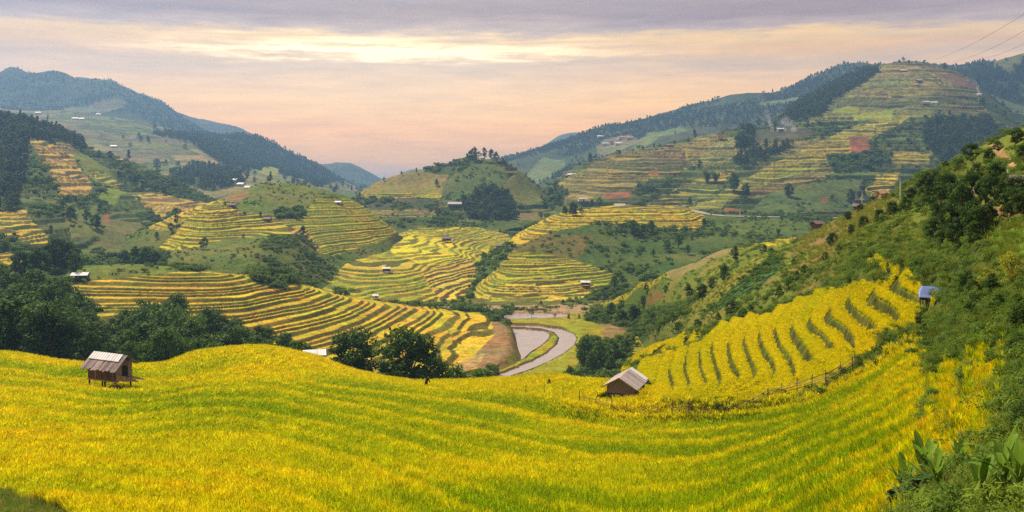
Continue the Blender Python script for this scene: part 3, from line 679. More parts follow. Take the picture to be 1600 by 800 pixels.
valley = Land('F0', 'far_valley_fields', [
    [(-260,700,430),(100,700,420),(200,720,380),(300,720,365),(400,740,360),(500,800,350),(660,900,345)],
    [(-260,1000,335),(150,1000,315),(250,1000,306),(330,1000,294),(400,1050,292),(500,1200,302),(660,1400,310)],
    [(-260,1300,255),(150,1300,250),(250,1300,252),(330,1300,262),(400,1400,270),(480,1500,287),(560,1700,297),(660,1800,306)],
    [(-260,1650,205),(100,1650,200),(200,1650,208),(300,1650,222),(380,1700,247),(450,1800,269),(520,2000,287),(660,2100,304)],
    [(-260,2050,168),(100,2050,174),(200,2050,186),(300,2050,206),(340,2050,210),(375,2080,207),(400,2090,213),(430,2100,229),(470,2120,248),(500,2140,260),(530,2200,279),(580,2300,300),(660,2400,315)],
    [(-260,2300,230),(340,2300,250),(530,2500,300),(660,2600,330)],
], -260, 660, 3, 1.3, .006, 11)
PAT = [(.20,.2,.07),(.26,.22,.08),(.24,.19,.1),(.16,.19,.06),(.3,.24,.1),(.2,.17,.1)]
valley.paint(None, OLIVE, STR, 60, patch=110, palette=PAT, riser=(.1,.12,.05), tag='mixed')
valley.paint([(60,180),(140,172),(230,190),(260,215),(190,215),(120,200)], GRASS, OLIVE, 60, patch=90, palette=[(.14,.17,.06),(.2,.21,.08),(.1,.13,.05)], riser=(.08,.1,.045), tag='mixed')
valley.paint([(230,212),(290,205),(345,203),(375,200),(405,208),(470,244),(540,282),(500,292),(440,275),(400,268),(370,268),(330,250),(300,225)], (.05,.075,.03), BRUSH, 60, tag='forest')
valley.paint([(265,270),(300,255),(370,262),(380,290),(330,300),(270,290)], DARK, BRUSH, 60, tag='forest')
valley.paint([(410,262),(440,266),(430,276),(405,272)], (.28,.3,.07), YGR, 60)
valley.paint([(560,284),(600,286),(610,298),(575,296)], (.36,.33,.12), YGR, 60)
valley.finish(M_FAR)

mountA = Land('F1', 'far_left_mountain', [
    [(-320,2000,300),(0,2000,290),(200,2000,280),(350,2050,285),(450,2150,300),(620,2300,320)],
    [(-320,2450,190),(0,2450,190),(150,2450,195),(250,2450,205),(330,2450,225),(420,2500,258),(620,2600,310)],
    [(-320,2800,150),(0,2800,145),(60,2800,150),(150,2800,160),(220,2800,175),(300,2800,203),(380,2800,240),(620,2800,310)],
    [(-320,3050,135),(-60,3050,112),(0,3050,106),(18,3050,101),(45,3050,106),(65,3050,109),(85,3050,104),(120,3050,117),(165,3050,121),(200,3050,142),(240,3050,162),(280,3050,182),(320,3050,205),(350,3050,227),(400,3050,255),(450,3050,275),(520,3000,300),(620,2950,320)],
    [(-320,3400,220),(300,3400,270),(620,3300,340)],
], -320, 620, 3, 1.3, .012, 12, .9)
mountA.paint(None, (.05,.075,.035), (.085,.105,.045), 160, tag='forest_far')
mountA.paint([(95,168),(115,162),(180,158),(200,168),(150,175),(110,178)], (.22,.18,.11), (.18,.2,.08), 70)
mountA.finish(M_FAR)

mountB = Land('F2', 'hazy_back_mountain', [
    [(60,3300,290),(400,3300,300),(700,3500,330)],
    [(60,4200,118),(150,4200,126),(205,4200,137),(215,4200,142),(250,4200,160),(290,4200,177),(330,4200,189),(380,4200,207),(430,4200,232),(480,4200,252),(510,4200,256),(540,4200,255),(560,4200,262),(600,4200,286),(640,4200,297),(700,4200,310)],
    [(60,4700,250),(700,4700,330)],
], 60, 700, 3, 1.3, .008, 13, .8)
mountB.paint(None, (.06,.08,.04), (.09,.105,.05), 200)
mountB.finish(M_FAR)

mountC = Land('F3', 'valley_end_mountain', [
    [(380,4300,300),(1400,4300,300)],
    [(380,5000,262),(480,5000,270),(560,5000,284),(610,5000,280),(640,5000,268),(700,5000,262),(780,5000,250),(830,5000,235),(880,5000,208),(900,5000,205),(940,5000,214),(1000,5000,220),(1400,5000,190)],
    [(380,5250,300),(1400,5250,260)],
], 380, 1400, 4, 1.3, .006, 14, .8)
mountC.paint(None, (.06,.08,.04), (.09,.105,.05), 200)
mountC.finish(M_FAR)

# valley floor and the ground out to the horizon (one sheet, falling gently down the valley)
ZF = -61.2
floor = Land('floor', 'ground', [
    [(-1400,60,255 + F * 60 / 60), (3000,60,255 + F * 60 / 60)],
    [(-1400,150,255 + F * 66 / 150), (3000,150,255 + F * 66 / 150)],
    [(-1400,240,255 - F * ZF / 240), (3000,240,255 - F * ZF / 240)],
    [(-1400,300,255 - F * ZF / 300), (3000,300,255 - F * ZF / 300)],
    [(-1400,390,255 - F * ZF / 390), (3000,390,255 - F * ZF / 390)],
    [(-1400,700,255 + F * 75 / 700), (3000,700,255 + F * 75 / 700)],
    [(-1400,2000,255 + F * 110 / 2000), (3000,2000,255 + F * 110 / 2000)],
    [(-1400,4200,255 + F * 165 / 4200), (3000,4200,255 + F * 165 / 4200)],
], -1400, 3000, 2.6, 1.1, .0, 15)
floor.paint(None, (.12,.13,.035), (.19,.17,.05), 20, tag=None)
floor.paint([(690,478),(840,477),(925,474),(945,488),(915,501),(800,500),(740,498),(700,492)], (.46,.32,.2), (.40,.26,.17), 8, lift=.1)
floor.paint([(760,495),(900,488),(960,497),(1010,520),(1000,580),(780,600)], (.30,.28,.02), (.36,.31,.03), 10, lift=.12)
floor.paint([(905,486),(940,490),(1000,512),(1012,520),(985,528),(960,518),(930,505),(935,498)], (.30,.19,.09), (.26,.16,.08), 12)
floor.paint([(938,520),(955,512),(970,522),(960,535),(945,535)], (.26,.18,.075), (.3,.2,.09), 12)
floor.paint([(905,565),(912,525),(950,532),(985,525),(990,545),(960,600),(880,600)], BRUSH, GRASS, 8, tag='thick')
RIVER = [(744,489),(770,491),(800,495),(845,500),(790,508),(786,507),(860,509),(884,515),(896,524),(898,533),(888,545),(868,558),(838,572),(812,582),(780,592),(770,585),(802,574),(838,562),(862,547),(874,535),(876,525),(866,516),(846,511),(790,508.5),(760,500)]
WATER_A = [(728,486.5),(752,486),(800,486.5),(850,487.5),(890,489),(905,492),(880,495),(850,497),(800,498),(775,497.5),(745,492)]
BEND = [(786,506.6),(815,506.4),(850,508.5),(880,513),(896,521),(901,530),(896,540),(880,552),(858,564),(830,576),(800,586),(775,594),(768,589),(800,577),(832,563),(856,550),(871,538),(874,528),(866,519),(846,513),(815,511),(790,510)]
POND = [(786,511),(800,512.5),(830,514),(852,517),(860,522),(856,530),(845,540),(830,549),(818,560),(806,566),(787,574),(770,580),(764,576),(782,569),(796,558),(801,545),(798,530),(792,518)]
def grow(poly, k):
    c = np.array(poly, float); n = len(c); out = []
    for i in range(n):
        t = c[(i + 1) % n] - c[i - 1]; t = t / (np.hypot(*t) + 1e-9)
        out.append(tuple(c[i] + np.array((t[1], -t[0])) * k))
    return out
BUND = [(775,503),(860,504),(900,513),(912,528),(905,545),(880,560),(820,588),(760,602),(740,596),(790,575)]
floor.paint(BUND, (.30,.30,.02), (.38,.34,.03), 8, lift=.15)
for poly in (BEND, POND):
    s_ = 1 if sum((p[0] - q[0]) * (p[1] + q[1]) for p, q in zip(poly, poly[1:] + poly[:1])) > 0 else -1
    floor.paint(grow(poly, 1.8 * s_), (.15,.10,.045), (.11,.08,.035), 5, lift=.05)
    floor.paint(poly, (.22,.15,.09), None, 5, lift=-.6)
floor.paint(WATER_A, (.22,.15,.09), None, 5, lift=-.6)
floor.finish(M_MID)

m, nt, out = new_mat('muddy_water')
b = N(nt, 'BsdfPrincipled'); b.inputs['Roughness'].default_value = .16
tc = N(nt, 'TexCoord')
nn = noise_tex(nt, tc.outputs['Object'], .25, 5, .7)
mp = N(nt, 'Mapping'); mp.inputs['Scale'].default_value = (1, .35, 1); nt.links.new(tc.outputs['Object'], mp.inputs[0])
n2 = noise_tex(nt, mp.outputs[0], .9, 4, .65)
nt.links.new(mixc(nt, mth(nt, 'MULTIPLY_ADD', nn, 2.0, -.5, True), (.34,.26,.21), (.26,.19,.15)), b.inputs['Base Color'])
bp = N(nt, 'Bump'); bp.inputs['Strength'].default_value = .25; bp.inputs['Distance'].default_value = .12
nt.links.new(n2, bp.inputs['Height']); nt.links.new(bp.outputs[0], b.inputs['Normal'])
nt.links.new(b.outputs[0], out.inputs[0]); M_WATER = m
def flat_sheet(name, poly, z, mat):
    mb = MB(); k = []
    for px, py in poly:
        Y = -z * F / (py - HZ); k.append(((px - 800) / F * Y, Y, z))
    mb.quad(*k)
    return tag(mb.build(name, mat), kind='structure')
flat_sheet('river_bend', BEND, ZF - .10, M_WATER)
flat_sheet('flooded_paddy', POND, ZF - .06, M_WATER)
flat_sheet('river', WATER_A, ZF - .08, M_WATER)
# ------------------------------------------------------------------ plants: prototypes (never linked into the scene themselves)
def leaf_cards(C, n_dir, size, aspect=.5, r=None):
    """diamond leaves at C; n_dir biases the way they face"""
    r = r or rng
    n = len(C)
    nd = n_dir + r.normal(0, .55, (n, 3)); nd /= np.linalg.norm(nd, axis=1, keepdims=True) + 1e-9
    a = np.cross(nd, r.normal(0, 1, (n, 3))); a /= np.linalg.norm(a, axis=1, keepdims=True) + 1e-9
    b = np.cross(nd, a)
    s = (np.asarray(size) * r.uniform(.65, 1.35, n))[:, None]
    V = np.stack([C + a * s, C + b * s * aspect, C - a * s, C - b * s * aspect], 1).reshape(-1, 3)
    return V, np.arange(n * 4).reshape(n, 4)

def tube_np(pts, rads, n=6):
    mb = MB(); mb.tube(pts, list(rads), n); V = np.array(mb.v); Q = np.array([f for f in mb.f if len(f) == 4]); return V, Q

def join(parts):
    Vs, Qs, k = [], [], 0
    for V, Q in parts:
        Vs.append(V); Qs.append(Q + k); k += len(V)
    return np.concatenate(Vs), np.concatenate(Qs)

def make_tree(kind, seed, leaves=1500, leaf=.30):
    """trunk with limbs, crown of leaf clumps; about 10 m high"""
    r = np.random.default_rng(seed)
    parts = []; C = []; ND = []
    if kind == 'bamboo':
        for k in range(11):
            a = r.uniform(0, 6.28); reach = r.uniform(1.5, 3.6); h = r.uniform(6.5, 10.5); b = np.array([r.normal(0, .5), r.normal(0, .5), 0])
            t = np.linspace(0, 1, 8)
            P = np.stack([b[0] + math.cos(a) * reach * t ** 2.2, b[1] + math.sin(a) * reach * t ** 2.2, h * (t - .18 * t ** 4)], 1)
            parts.append(tube_np(P, .07 * (1 - .8 * t) + .012, 5))
            m = leaves // 11
            tt = np.clip(r.beta(2.6, 1.4, m), .15, 1); i = (tt * 6.99).astype(int); f = (tt * 7 - i)[:, None]
            base = P[i] * (1 - f) + P[np.minimum(i + 1, 7)] * f
            off = r.normal(0, 1, (m, 3)) * (.25 + .55 * np.sin(tt * 2.6))[:, None] * np.array([1, 1, .8])
            C.append(base + off); ND.append(np.tile([0, 0, .5], (m, 1)) + off * .6)
    elif kind == 'pine':
        t = np.linspace(0, 1, 6)
        parts.append(tube_np(np.stack([.1 * np.sin(t * 3), 0 * t, 10 * t], 1), .22 * (1 - .85 * t), 7))
        for k in range(26):
            z = 2.2 + 7.6 * (k / 26) ** .9; L = (2.1 * (1 - (z - 2) / 9.0) + .35) * r.uniform(.6, 1.2); a = k * 2.4 + r.normal(0, .3)
            e = np.array([math.cos(a) * L, math.sin(a) * L, z + .1 * L])
            parts.append(tube_np([(0, 0, z - .2), tuple(e)], [.05, .015], 4))
            m = leaves // 26; u = r.uniform(.25, 1.05, m)[:, None]
            C.append(np.array([0, 0, z]) * (1 - u) + e * u + r.normal(0, .28, (m, 3))); ND.append(np.tile([0, 0, .8], (m, 1)))
    else:
        wide, low, top = {'round': (3.3, .26, 1.0), 'tall': (1.9, .18, 1.0), 'dense': (4.0, .10, 1.0), 'open': (3.0, .36, 1.0)}[kind]
        bend = r.normal(0, .35, 2); t = np.linspace(0, 1, 6)
        H = 6.8
        tr = np.stack([bend[0] * t ** 2, bend[1] * t ** 2, H * t], 1)
        parts.append(tube_np(tr, .27 * (1 - .65 * t), 8))
        nb = {'round': 22, 'tall': 17, 'dense': 30, 'open': 15}[kind]
        for k in range(nb):
            zf = low + (1 - low) * ((k + .5) / nb) ** .85
            prof = math.sin(math.pi * min(1, (zf - low) / (1 - low) * .78 + .2)) ** .7
            a = k * 2.399 + r.normal(0, .5); rad = wide * prof * r.uniform(.35, 1.0)
            c = np.array([math.cos(a) * rad + bend[0] * zf, math.sin(a) * rad + bend[1] * zf, 9.2 * zf + r.normal(0, .35)])
            s = np.array([0, 0, 0]) + tr[min(5, int(min(zf * .75, .95) * 6))]
            mid = (s + c) / 2 + np.array([0, 0, -.25])
            parts.append(tube_np([tuple(s), tuple(mid), tuple(c)], [.09, .05, .02], 5))
            br = r.uniform(.75, 1.45) * (1.0 if kind != 'tall' else .8)
            m = int(leaves / nb * r.uniform(.7, 1.3))
            d = r.normal(0, 1, (m, 3)); d /= np.linalg.norm(d, axis=1, keepdims=True)
            rr = br * np.cbrt(r.uniform(.12, 1, m))[:, None] * np.array([1.1, 1.1, .78])
            C.append(c + d * rr); ND.append(d * .8 + np.array([0, 0, .5]))
    C = np.concatenate(C); ND = np.concatenate(ND)
    return join(parts), leaf_cards(C, ND, leaf, .52, r)

M_BARK = solid_mat('bark', (.12, .085, .06), (.06, .045, .03), 6, .9, .6, (1, 1, .3))
M_LEAF = {
    'dark': leaf_mat('dark_leaf', (.028, .066, .011), (.06, .115, .015), (.10, .15, .022), .25),
    'mid': leaf_mat('mid_leaf', (.045, .10, .014), (.085, .155, .02), (.13, .19, .026), .3),
    'light': leaf_mat('light_leaf', (.09, .17, .02), (.15, .24, .025), (.22, .28, .035), .34),
    'yellow': leaf_mat('yellow_leaf', (.30, .32, .03), (.42, .40, .03), (.36, .36, .04), .3),
}
TREES = {}
def tree_proto(kind, tone, seed, leaves, leaf):
    (tv, tq), (lv, lq) = make_tree(kind, seed, leaves, leaf)
    TREES.setdefault((kind, tone), []).append((np_mesh('trunk', tv, tq, M_BARK, True), np_mesh('crown', lv, lq, M_LEAF[tone])))
for k in range(3): tree_proto('round', 'dark', 100 + k, 2200, .27)
for k in range(3): tree_proto('round', 'mid', 110 + k, 2200, .27)
for k in range(2): tree_proto('round', 'light', 115 + k, 2000, .27)
for k in range(2): tree_proto('tall', 'dark', 120 + k, 1500, .26)
for k in range(2): tree_proto('tall', 'mid', 125 + k, 1500, .26)
for k in range(2): tree_proto('dense', 'dark', 130 + k, 5200, .24)
for k in range(2): tree_proto('dense', 'mid', 135 + k, 3200, .26)
for k in range(3): tree_proto('bamboo', 'mid', 140 + k, 2400, .26)
for k in range(2): tree_proto('pine', 'dark', 150 + k, 1800, .24)
for k in range(2): tree_proto('open', 'mid', 160 + k, 1100, .25)
tree_proto('open', 'dark', 165, 1300, .27); tree_proto('dense', 'yellow', 170, 2600, .22); tree_proto('dense', 'light', 171, 2600, .24)

def proto_coll(name, meshes):
    c = bpy.data.collections.new(name)
    for k, me in enumerate(meshes):
        c.objects.link(bpy.data.objects.new('%s_%02d' % (name, k), me))
    return c

def gn_scatter(name, P, rot, scale, idx, tint, coll, label=None):
    """one stuff object: instances of a few plant meshes on explicit points"""
    me = bpy.data.meshes.new(name); n = len(P)
    me.vertices.add(n); me.vertices.foreach_set('co', np.ascontiguousarray(P, np.float32).ravel())
    for an, ty, v in (('rot', 'FLOAT_VECTOR', rot), ('scl', 'FLOAT_VECTOR', scale), ('pick', 'INT', idx), ('tint', 'FLOAT', tint)):
        a = me.attributes.new(an, ty, 'POINT')
        if ty == 'FLOAT_VECTOR': a.data.foreach_set('vector', np.ascontiguousarray(v, np.float32).ravel())
        else: a.data.foreach_set('value', np.ascontiguousarray(v, np.int32 if ty == 'INT' else np.float32))
    o = tag(link(name, me), label, kind='stuff')
    ng = bpy.data.node_groups.new('scatter_' + name, 'GeometryNodeTree')
    ng.interface.new_socket('Geometry', in_out='INPUT', socket_type='NodeSocketGeometry')
    ng.interface.new_socket('Geometry', in_out='OUTPUT', socket_type='NodeSocketGeometry')
    gi = ng.nodes.new('NodeGroupInput'); go = ng.nodes.new('NodeGroupOutput')
    ci = ng.nodes.new('GeometryNodeCollectionInfo'); ci.inputs['Collection'].default_value = coll
    ci.inputs['Separate Children'].default_value = True; ci.inputs['Reset Children'].default_value = True
    ip = ng.nodes.new('GeometryNodeInstanceOnPoints'); ip.inputs['Pick Instance'].default_value = True
    def attr(an, ty):
        q = ng.nodes.new('GeometryNodeInputNamedAttribute'); q.data_type = ty; q.inputs['Name'].default_value = an
        return [s for s in q.outputs if s.enabled and s.name == 'Attribute'][0]
    ng.links.new(gi.outputs[0], ip.inputs['Points']); ng.links.new(ci.outputs[0], ip.inputs['Instance'])
    ng.links.new(attr('pick', 'INT'), ip.inputs['Instance Index'])
    ng.links.new(attr('rot', 'FLOAT_VECTOR'), ip.inputs['Rotation']); ng.links.new(attr('scl', 'FLOAT_VECTOR'), ip.inputs['Scale'])
    ng.links.new(ip.outputs[0], go.inputs[0])
    md = o.modifiers.new('scatter', 'NODES'); md.node_group = ng
    return o

def sample(lay, tags, dens, pxr=(-90, 1690), Yr=(0, 1e9), keep=None, front=True, extra=None):
    if lay in (near, spur): pxr = (-480, 2390)       # the near ground also stays planted beyond both sides of the photo
    ids = [i + 1 for i, t in enumerate(lay.classes) if t in tags]
    m = np.isin(lay.cover, ids) & (lay.PX > pxr[0]) & (lay.PX < pxr[1]) & (lay.Y > Yr[0]) & (lay.Y < Yr[1]) & (lay.PY < 880)
    if front:
        up = np.zeros_like(m); up[:-1] = lay.PY[1:] < lay.PY[:-1] + .25; m &= up
    if extra is not None: m &= extra(lay)
    m[-1] = False; m[:, -1] = False
    ii, jj = np.nonzero(m)
    lam = lay.A[ii, jj] * (dens(lay.Y[ii, jj]) if callable(dens) else dens)
    if keep is not None: lam = lam * keep(lay, ii, jj)
    n = rng.poisson(np.maximum(lam, 0))
    ii = np.repeat(ii, n); jj = np.repeat(jj, n)
    u = rng.random(len(ii)); v = rng.random(len(ii))
    G = lambda A: A[ii, jj] + u * (A[ii, jj + 1] - A[ii, jj]) + v * (A[ii + 1, jj] - A[ii, jj])
    return np.stack([G(lay.X), G(lay.Y), G(lay.Zf)], 1), ii, jj

# ---- rice
def make_tuft(seed, nb=22, H=.95, width=.0155, pan=.6):
    r = np.random.default_rng(seed)
    V = []; Q = []; g = []
    for k in range(nb):
        a = r.uniform(0, 6.28); rad = .15 * math.sqrt(r.random()); h = H * r.uniform(.72, 1.08); lean = r.uniform(.03, .30); w = width * r.uniform(.7, 1.3)
        isp = r.random() < pan
        t = np.array([0, .4, .72, 1.0]); reach = lean * t ** 2 * h
        z = h * (t - (.30 if isp else .10) * np.clip(t - .55, 0, 1) ** 1.5 * 1.6)
        x0, y0 = rad * math.cos(a), rad * math.sin(a)
        c = np.stack([x0 + reach * math.cos(a), y0 + reach * math.sin(a), z], 1)
        b = a + 1.57 + r.normal(0, .6); s = np.array([math.cos(b), math.sin(b), 0])
        ws = w * (np.array([.7, .9, 1.3, .7]) if isp else np.array([.8, 1, .7, .12]))
        k0 = len(V)
        for q in range(4):
            V.append(c[q] - s * ws[q]); V.append(c[q] + s * ws[q]); g += [t[q] + (2 if isp and q >= 2 else 0)] * 2
        for q in range(3): Q.append((k0 + 2 * q, k0 + 2 * q + 1, k0 + 2 * q + 3, k0 + 2 * q + 2))
    me = np_mesh('rice_tuft', np.array(V), np.array(Q), M_RICE, True)
    at = me.attributes.new('part', 'FLOAT', 'POINT'); at.data.foreach_set('value', np.array(g, np.float32))
    return me
def rice_mat():
    m, nt, out = new_mat('rice_straw')
    ti = N(nt, 'Attribute', attribute_name='tint', attribute_type='INSTANCER').outputs['Fac']
    pa = N(nt, 'Attribute', attribute_name='part').outputs['Fac']
    pan = mth(nt, 'GREATER_THAN', pa, 1.5)
    h = mth(nt, 'SUBTRACT', pa, mth(nt, 'MULTIPLY', pan, 2.0))
    def rp(fac, st):
        r = N(nt, 'ValToRGB'); e = r.color_ramp.elements
        while len(e) < len(st): e.new(.5)
        for k, (p, c) in zip(e, st): k.position = p; k.color = (*c, 1)
        nt.links.new(fac, r.inputs[0]); return r.outputs[0]
    leaf = rp(ti, [(0, (.18, .34, .002)), (.35, (.46, .51, .002)), (.65, (.68, .62, .002)), (1, (.70, .56, .004))])
    ear = rp(ti, [(0, (.38, .47, .003)), (.35, (.66, .62, .003)), (.65, (.80, .66, .003)), (1, (.78, .55, .005))])
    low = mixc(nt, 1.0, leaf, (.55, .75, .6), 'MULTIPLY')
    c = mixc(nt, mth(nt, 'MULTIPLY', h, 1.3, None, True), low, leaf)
    c = mixc(nt, pan, c, ear)
    geo = N(nt, 'ObjectInfo').outputs['Random']
    c = mixc(nt, 1.0, c, N_rgb(nt, mth(nt, 'MULTIPLY_ADD', geo, .62, .62)), 'MULTIPLY')
    d = N(nt, 'BsdfPrincipled'); d.inputs['Roughness'].default_value = .8; d.inputs['Specular IOR Level'].default_value = .04
    nt.links.new(c, d.inputs['Base Color'])
    t = N(nt, 'BsdfTranslucent'); nt.links.new(c, t.inputs[0])
    mx = N(nt, 'MixShader'); mx.inputs[0].default_value = .42
    nt.links.new(d.outputs[0], mx.inputs[1]); nt.links.new(t.outputs[0], mx.inputs[2]); nt.links.new(mx.outputs[0], out.inputs[0])
    return m
M_RICE = rice_mat()
rice_c = proto_coll('rice_tuft', [make_tuft(200 + k) for k in range(8)])
def scatter_rice():
    dens = lambda Y: np.interp(Y, [20, 40, 60, 90, 130], [44, 38, 26, 16, 12])
    P, ii, jj = sample(near, ('rice',), dens)
    P2, i2, j2 = sample(near, ('rice_step',), lambda Y: dens(Y) * 4.5, keep=lambda l, i, j: np.where(l.riser[i, j] > .9, 0.0, 1.0))
    hut = near.at(172, 610); hut2 = near.at(978, 618)
    ok = (np.hypot(P[:, 0] - hut.x, P[:, 1] - hut.y) > 1.9) & (np.hypot(P[:, 0] - hut2.x, P[:, 1] - hut2.y + .3) > 3.0) & ~((np.abs(P[:, 0] - hut.x - .4) < 1.6) & (P[:, 1] < hut.y) & (P[:, 1] > hut.y - 2.6))
    P, ii, jj = P[ok], ii[ok], jj[ok]
    n1 = len(P); P = np.concatenate([P, P2]); ii = np.concatenate([ii, i2]); jj = np.concatenate([jj, j2])
    n = len(P)
    x, y = P[:, 0], P[:, 1]
    px = near.PX[ii, jj]; py = near.PY[ii, jj]
    tid = near.tid[ii, jj]; ris = near.riser[ii, jj]
    t = .56 + .20 * fbm(x / 13, y / 13, 91, 3) + .12 * fbm(x / 3.0, y / 3.0, 92, 2) + .16 * (tid - .5)
    f = np.clip((ris - .2) / .5, 0, 1); fs = np.clip((f - .06) / .42, 0, 1)
    t += np.where(np.arange(n) < n1, (.17 * np.exp(-(f / .14) ** 2) - .42 * fs * fs * (3 - 2 * fs)) * np.clip(.9 + .9 * fbm(x / 14, y / 14, 97, 2), .3, 1.4) + .12, 0)                       # yellower lip, greener tread: the steps' light and shade put into the tint
    b = lambda cx, cy, sx, sy: np.exp(-((px - cx) / sx) ** 2 - ((py - cy) / sy) ** 2)
    # greener and riper parts of the big field
    t += -.34 * b(330, 650, 170, 40) - .30 * b(560, 720, 120, 40) - .38 * b(840, 790, 180, 35) - .30 * b(1200, 770, 160, 45) - .2 * b(1290, 690, 90, 40) - .22 * b(130, 760, 120, 25)
    t += .14 * b(330, 770, 190, 40) + .34 * b(1470, 640, 60, 90) + .36 * b(1380, 770, 70, 35) + .08 * b(90, 600, 150, 50) + .12 * b(470, 570, 150, 30) + .08 * b(80, 700, 120, 40)
    t += .12 * b(1250, 530, 220, 70)
    t -= .05
    t = np.clip(t + rng.normal(0, .10, n), 0, 1)
    s = np.where(np.arange(n) >= n1, rng.uniform(.93, 1.07, n), rng.uniform(.82, 1.18, n)) * np.where(np.arange(n) >= n1, .50, 1) * np.interp(px, [1300, 1450], [1, .55]) ** (np.arange(n) < n1) * np.interp(P[:, 1], [30, 110], [.72, .85])
    w = s * np.interp(P[:, 1], [30, 60, 110], [1.0, 1.3, 1.7]) * np.where(np.arange(n) >= n1, .85, 1)
    rot = np.stack([rng.normal(0, .10, n), rng.normal(0, .10, n), rng.uniform(0, 6.28, n)], 1)
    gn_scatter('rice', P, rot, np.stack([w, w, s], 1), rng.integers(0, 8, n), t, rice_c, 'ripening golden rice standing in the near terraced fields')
    return n
NRICE = scatter_rice()

# ---- shrubs, weeds and grass for the rough ground
def make_shrub(seed, leaves, leaf, hump=5, spread=.55, asp=.5):
    r = np.random.default_rng(seed); C = []; D = []
    for k in range(hump):
        c = np.array([r.normal(0, spread * .5), r.normal(0, spread * .5), r.uniform(.25, .6)]); br = r.uniform(.25, .42)
        m = leaves // hump; d = r.normal(0, 1, (m, 3)); d[:, 2] = np.abs(d[:, 2]) * 1.0 - .25; d /= np.linalg.norm(d, axis=1, keepdims=True)
        C.append(c + d * br * np.cbrt(r.uniform(.2, 1, m))[:, None]); D.append(d + np.array([0, 0, .5]))
    V, Q = leaf_cards(np.concatenate(C), np.concatenate(D), leaf, asp, r)
    V[:, 2] = np.maximum(V[:, 2], -.1)
    return V, Q
def make_grass(seed, nb, H, width):
    r = np.random.default_rng(seed); V = []; Q = []
    for k in range(nb):
        a = r.uniform(0, 6.28); rad = .4 * math.sqrt(r.random()); h = H * r.uniform(.5, 1.1); lean = r.uniform(.1, .8); w = width * r.uniform(.6, 1.4)
        t = np.array([0, .5, 1.0]); c = np.stack([rad * math.cos(a) + lean * h * t ** 2 * math.cos(a), rad * math.sin(a) + lean * h * t ** 2 * math.sin(a), h * (t - .3 * t ** 3 * lean)], 1)
        b = a + 1.57 + r.normal(0, .5); s = np.array([math.cos(b), math.sin(b), 0]) * w; k0 = len(V)
        for q, f in enumerate((1, .8, .1)): V += [c[q] - s * f, c[q] + s * f]
        for q in range(2): Q.append((k0 + 2 * q, k0 + 2 * q + 1, k0 + 2 * q + 3, k0 + 2 * q + 2))
    return np.array(V), np.array(Q)
M_SH = [leaf_mat('shrub_leaf_a', (.035, .085, .012), (.10, .18, .02), (.18, .23, .03), .3, True, 2.0),
        leaf_mat('shrub_leaf_b', (.07, .14, .015), (.17, .25, .022), (.26, .29, .035), .35, True, 2.0),
        leaf_mat('weed_blade', (.11, .19, .02), (.26, .28, .035), (.36, .31, .07), .35, True, 2.0)]
near_c = proto_coll('weed', [np_mesh('weed', *make_shrub(300 + k, 900, .042, 7), M_SH[k % 2]) for k in range(4)] +
                    [np_mesh('weed', *make_shrub(310 + k, 330, .12, 6, .6, .26), M_SH[k % 2]) for k in range(2)] +
                    [np_mesh('weed', *make_grass(320 + k, 70, .9, .016), M_SH[2 if k else 1]) for k in range(3)])
mid_c = proto_coll('shrub', [np_mesh('shrub', *make_shrub(340 + k, 240, .12), M_SH[k % 2]) for k in range(5)])
FL = [leaf_mat('forest_leaf_a', (.028, .055, .016), (.07, .11, .026), (.11, .14, .035), .2, True), leaf_mat('forest_leaf_b', (.035, .065, .018), (.085, .125, .03), (.13, .15, .04), .2, True)]
fl = []
for k, kd in enumerate(('round', 'tall', 'round', 'dense', 'pine')):
    (tv, tq), (lv, lq) = make_tree(kd, 400 + k, 330, .62)
    V, Q = join([(tv, tq), (lv, lq)])
    fl.append(np_mesh('forest_tree', V, Q, [M_BARK, FL[k % 2]], False, [0] * len(tq) + [1] * len(lq)))
forest_c = proto_coll('forest_tree', fl)

def scatter(name, coll, npk, label, jobs):
    """jobs: (layer, tags, density, size range, clumping scale, tint range, pick range, extra)"""
    PP = []; RR = []; SS = []; II = []; TT = []
    for lay, tags, den, size, clump, tnt, pk, kw in jobs:
        keep = None
        if clump:
            cs, lo = clump
            keep = lambda l, i, j: np.clip(fbm(l.X[i, j] / cs, l.Y[i, j] / cs, 55, 3) * 2.6 + lo, 0, 1.3)
        P, ii, jj = sample(lay, tags, den, keep=keep, **kw)
        n = len(P)
        if not n: continue
        s = rng.uniform(*size, n) * rng.uniform(.8, 1.2, n) * (np.interp(P[:, 1], [6, 14, 26, 55, 90], [.28, .42, .5, .72, 1.0]) if lay in (near, spur) else 1.0)
        if callable(tnt): t = tnt(P)
        else: t = np.clip(rng.uniform(*tnt, n) + .45 * fbm(P[:, 0] / (size[1] * 6), P[:, 1] / (size[1] * 9), 33, 2), 0, 1)
        PP.append(P - np.array([0, 0, .06]) * s[:, None]); SS.append(np.stack([s * rng.uniform(.85, 1.25, n), s * rng.uniform(.85, 1.25, n), s * rng.uniform(.75, 1.15, n)], 1))
        RR.append(np.stack([rng.normal(0, .12, n), rng.normal(0, .12, n), rng.uniform(0, 6.28, n)], 1)); II.append(rng.integers(pk[0], pk[1], n)); TT.append(t)
    P = np.concatenate(PP); print('scatter', name, len(P))
    gn_scatter(name, P, np.concatenate(RR), np.concatenate(SS), np.concatenate(II), np.concatenate(TT), coll, label)

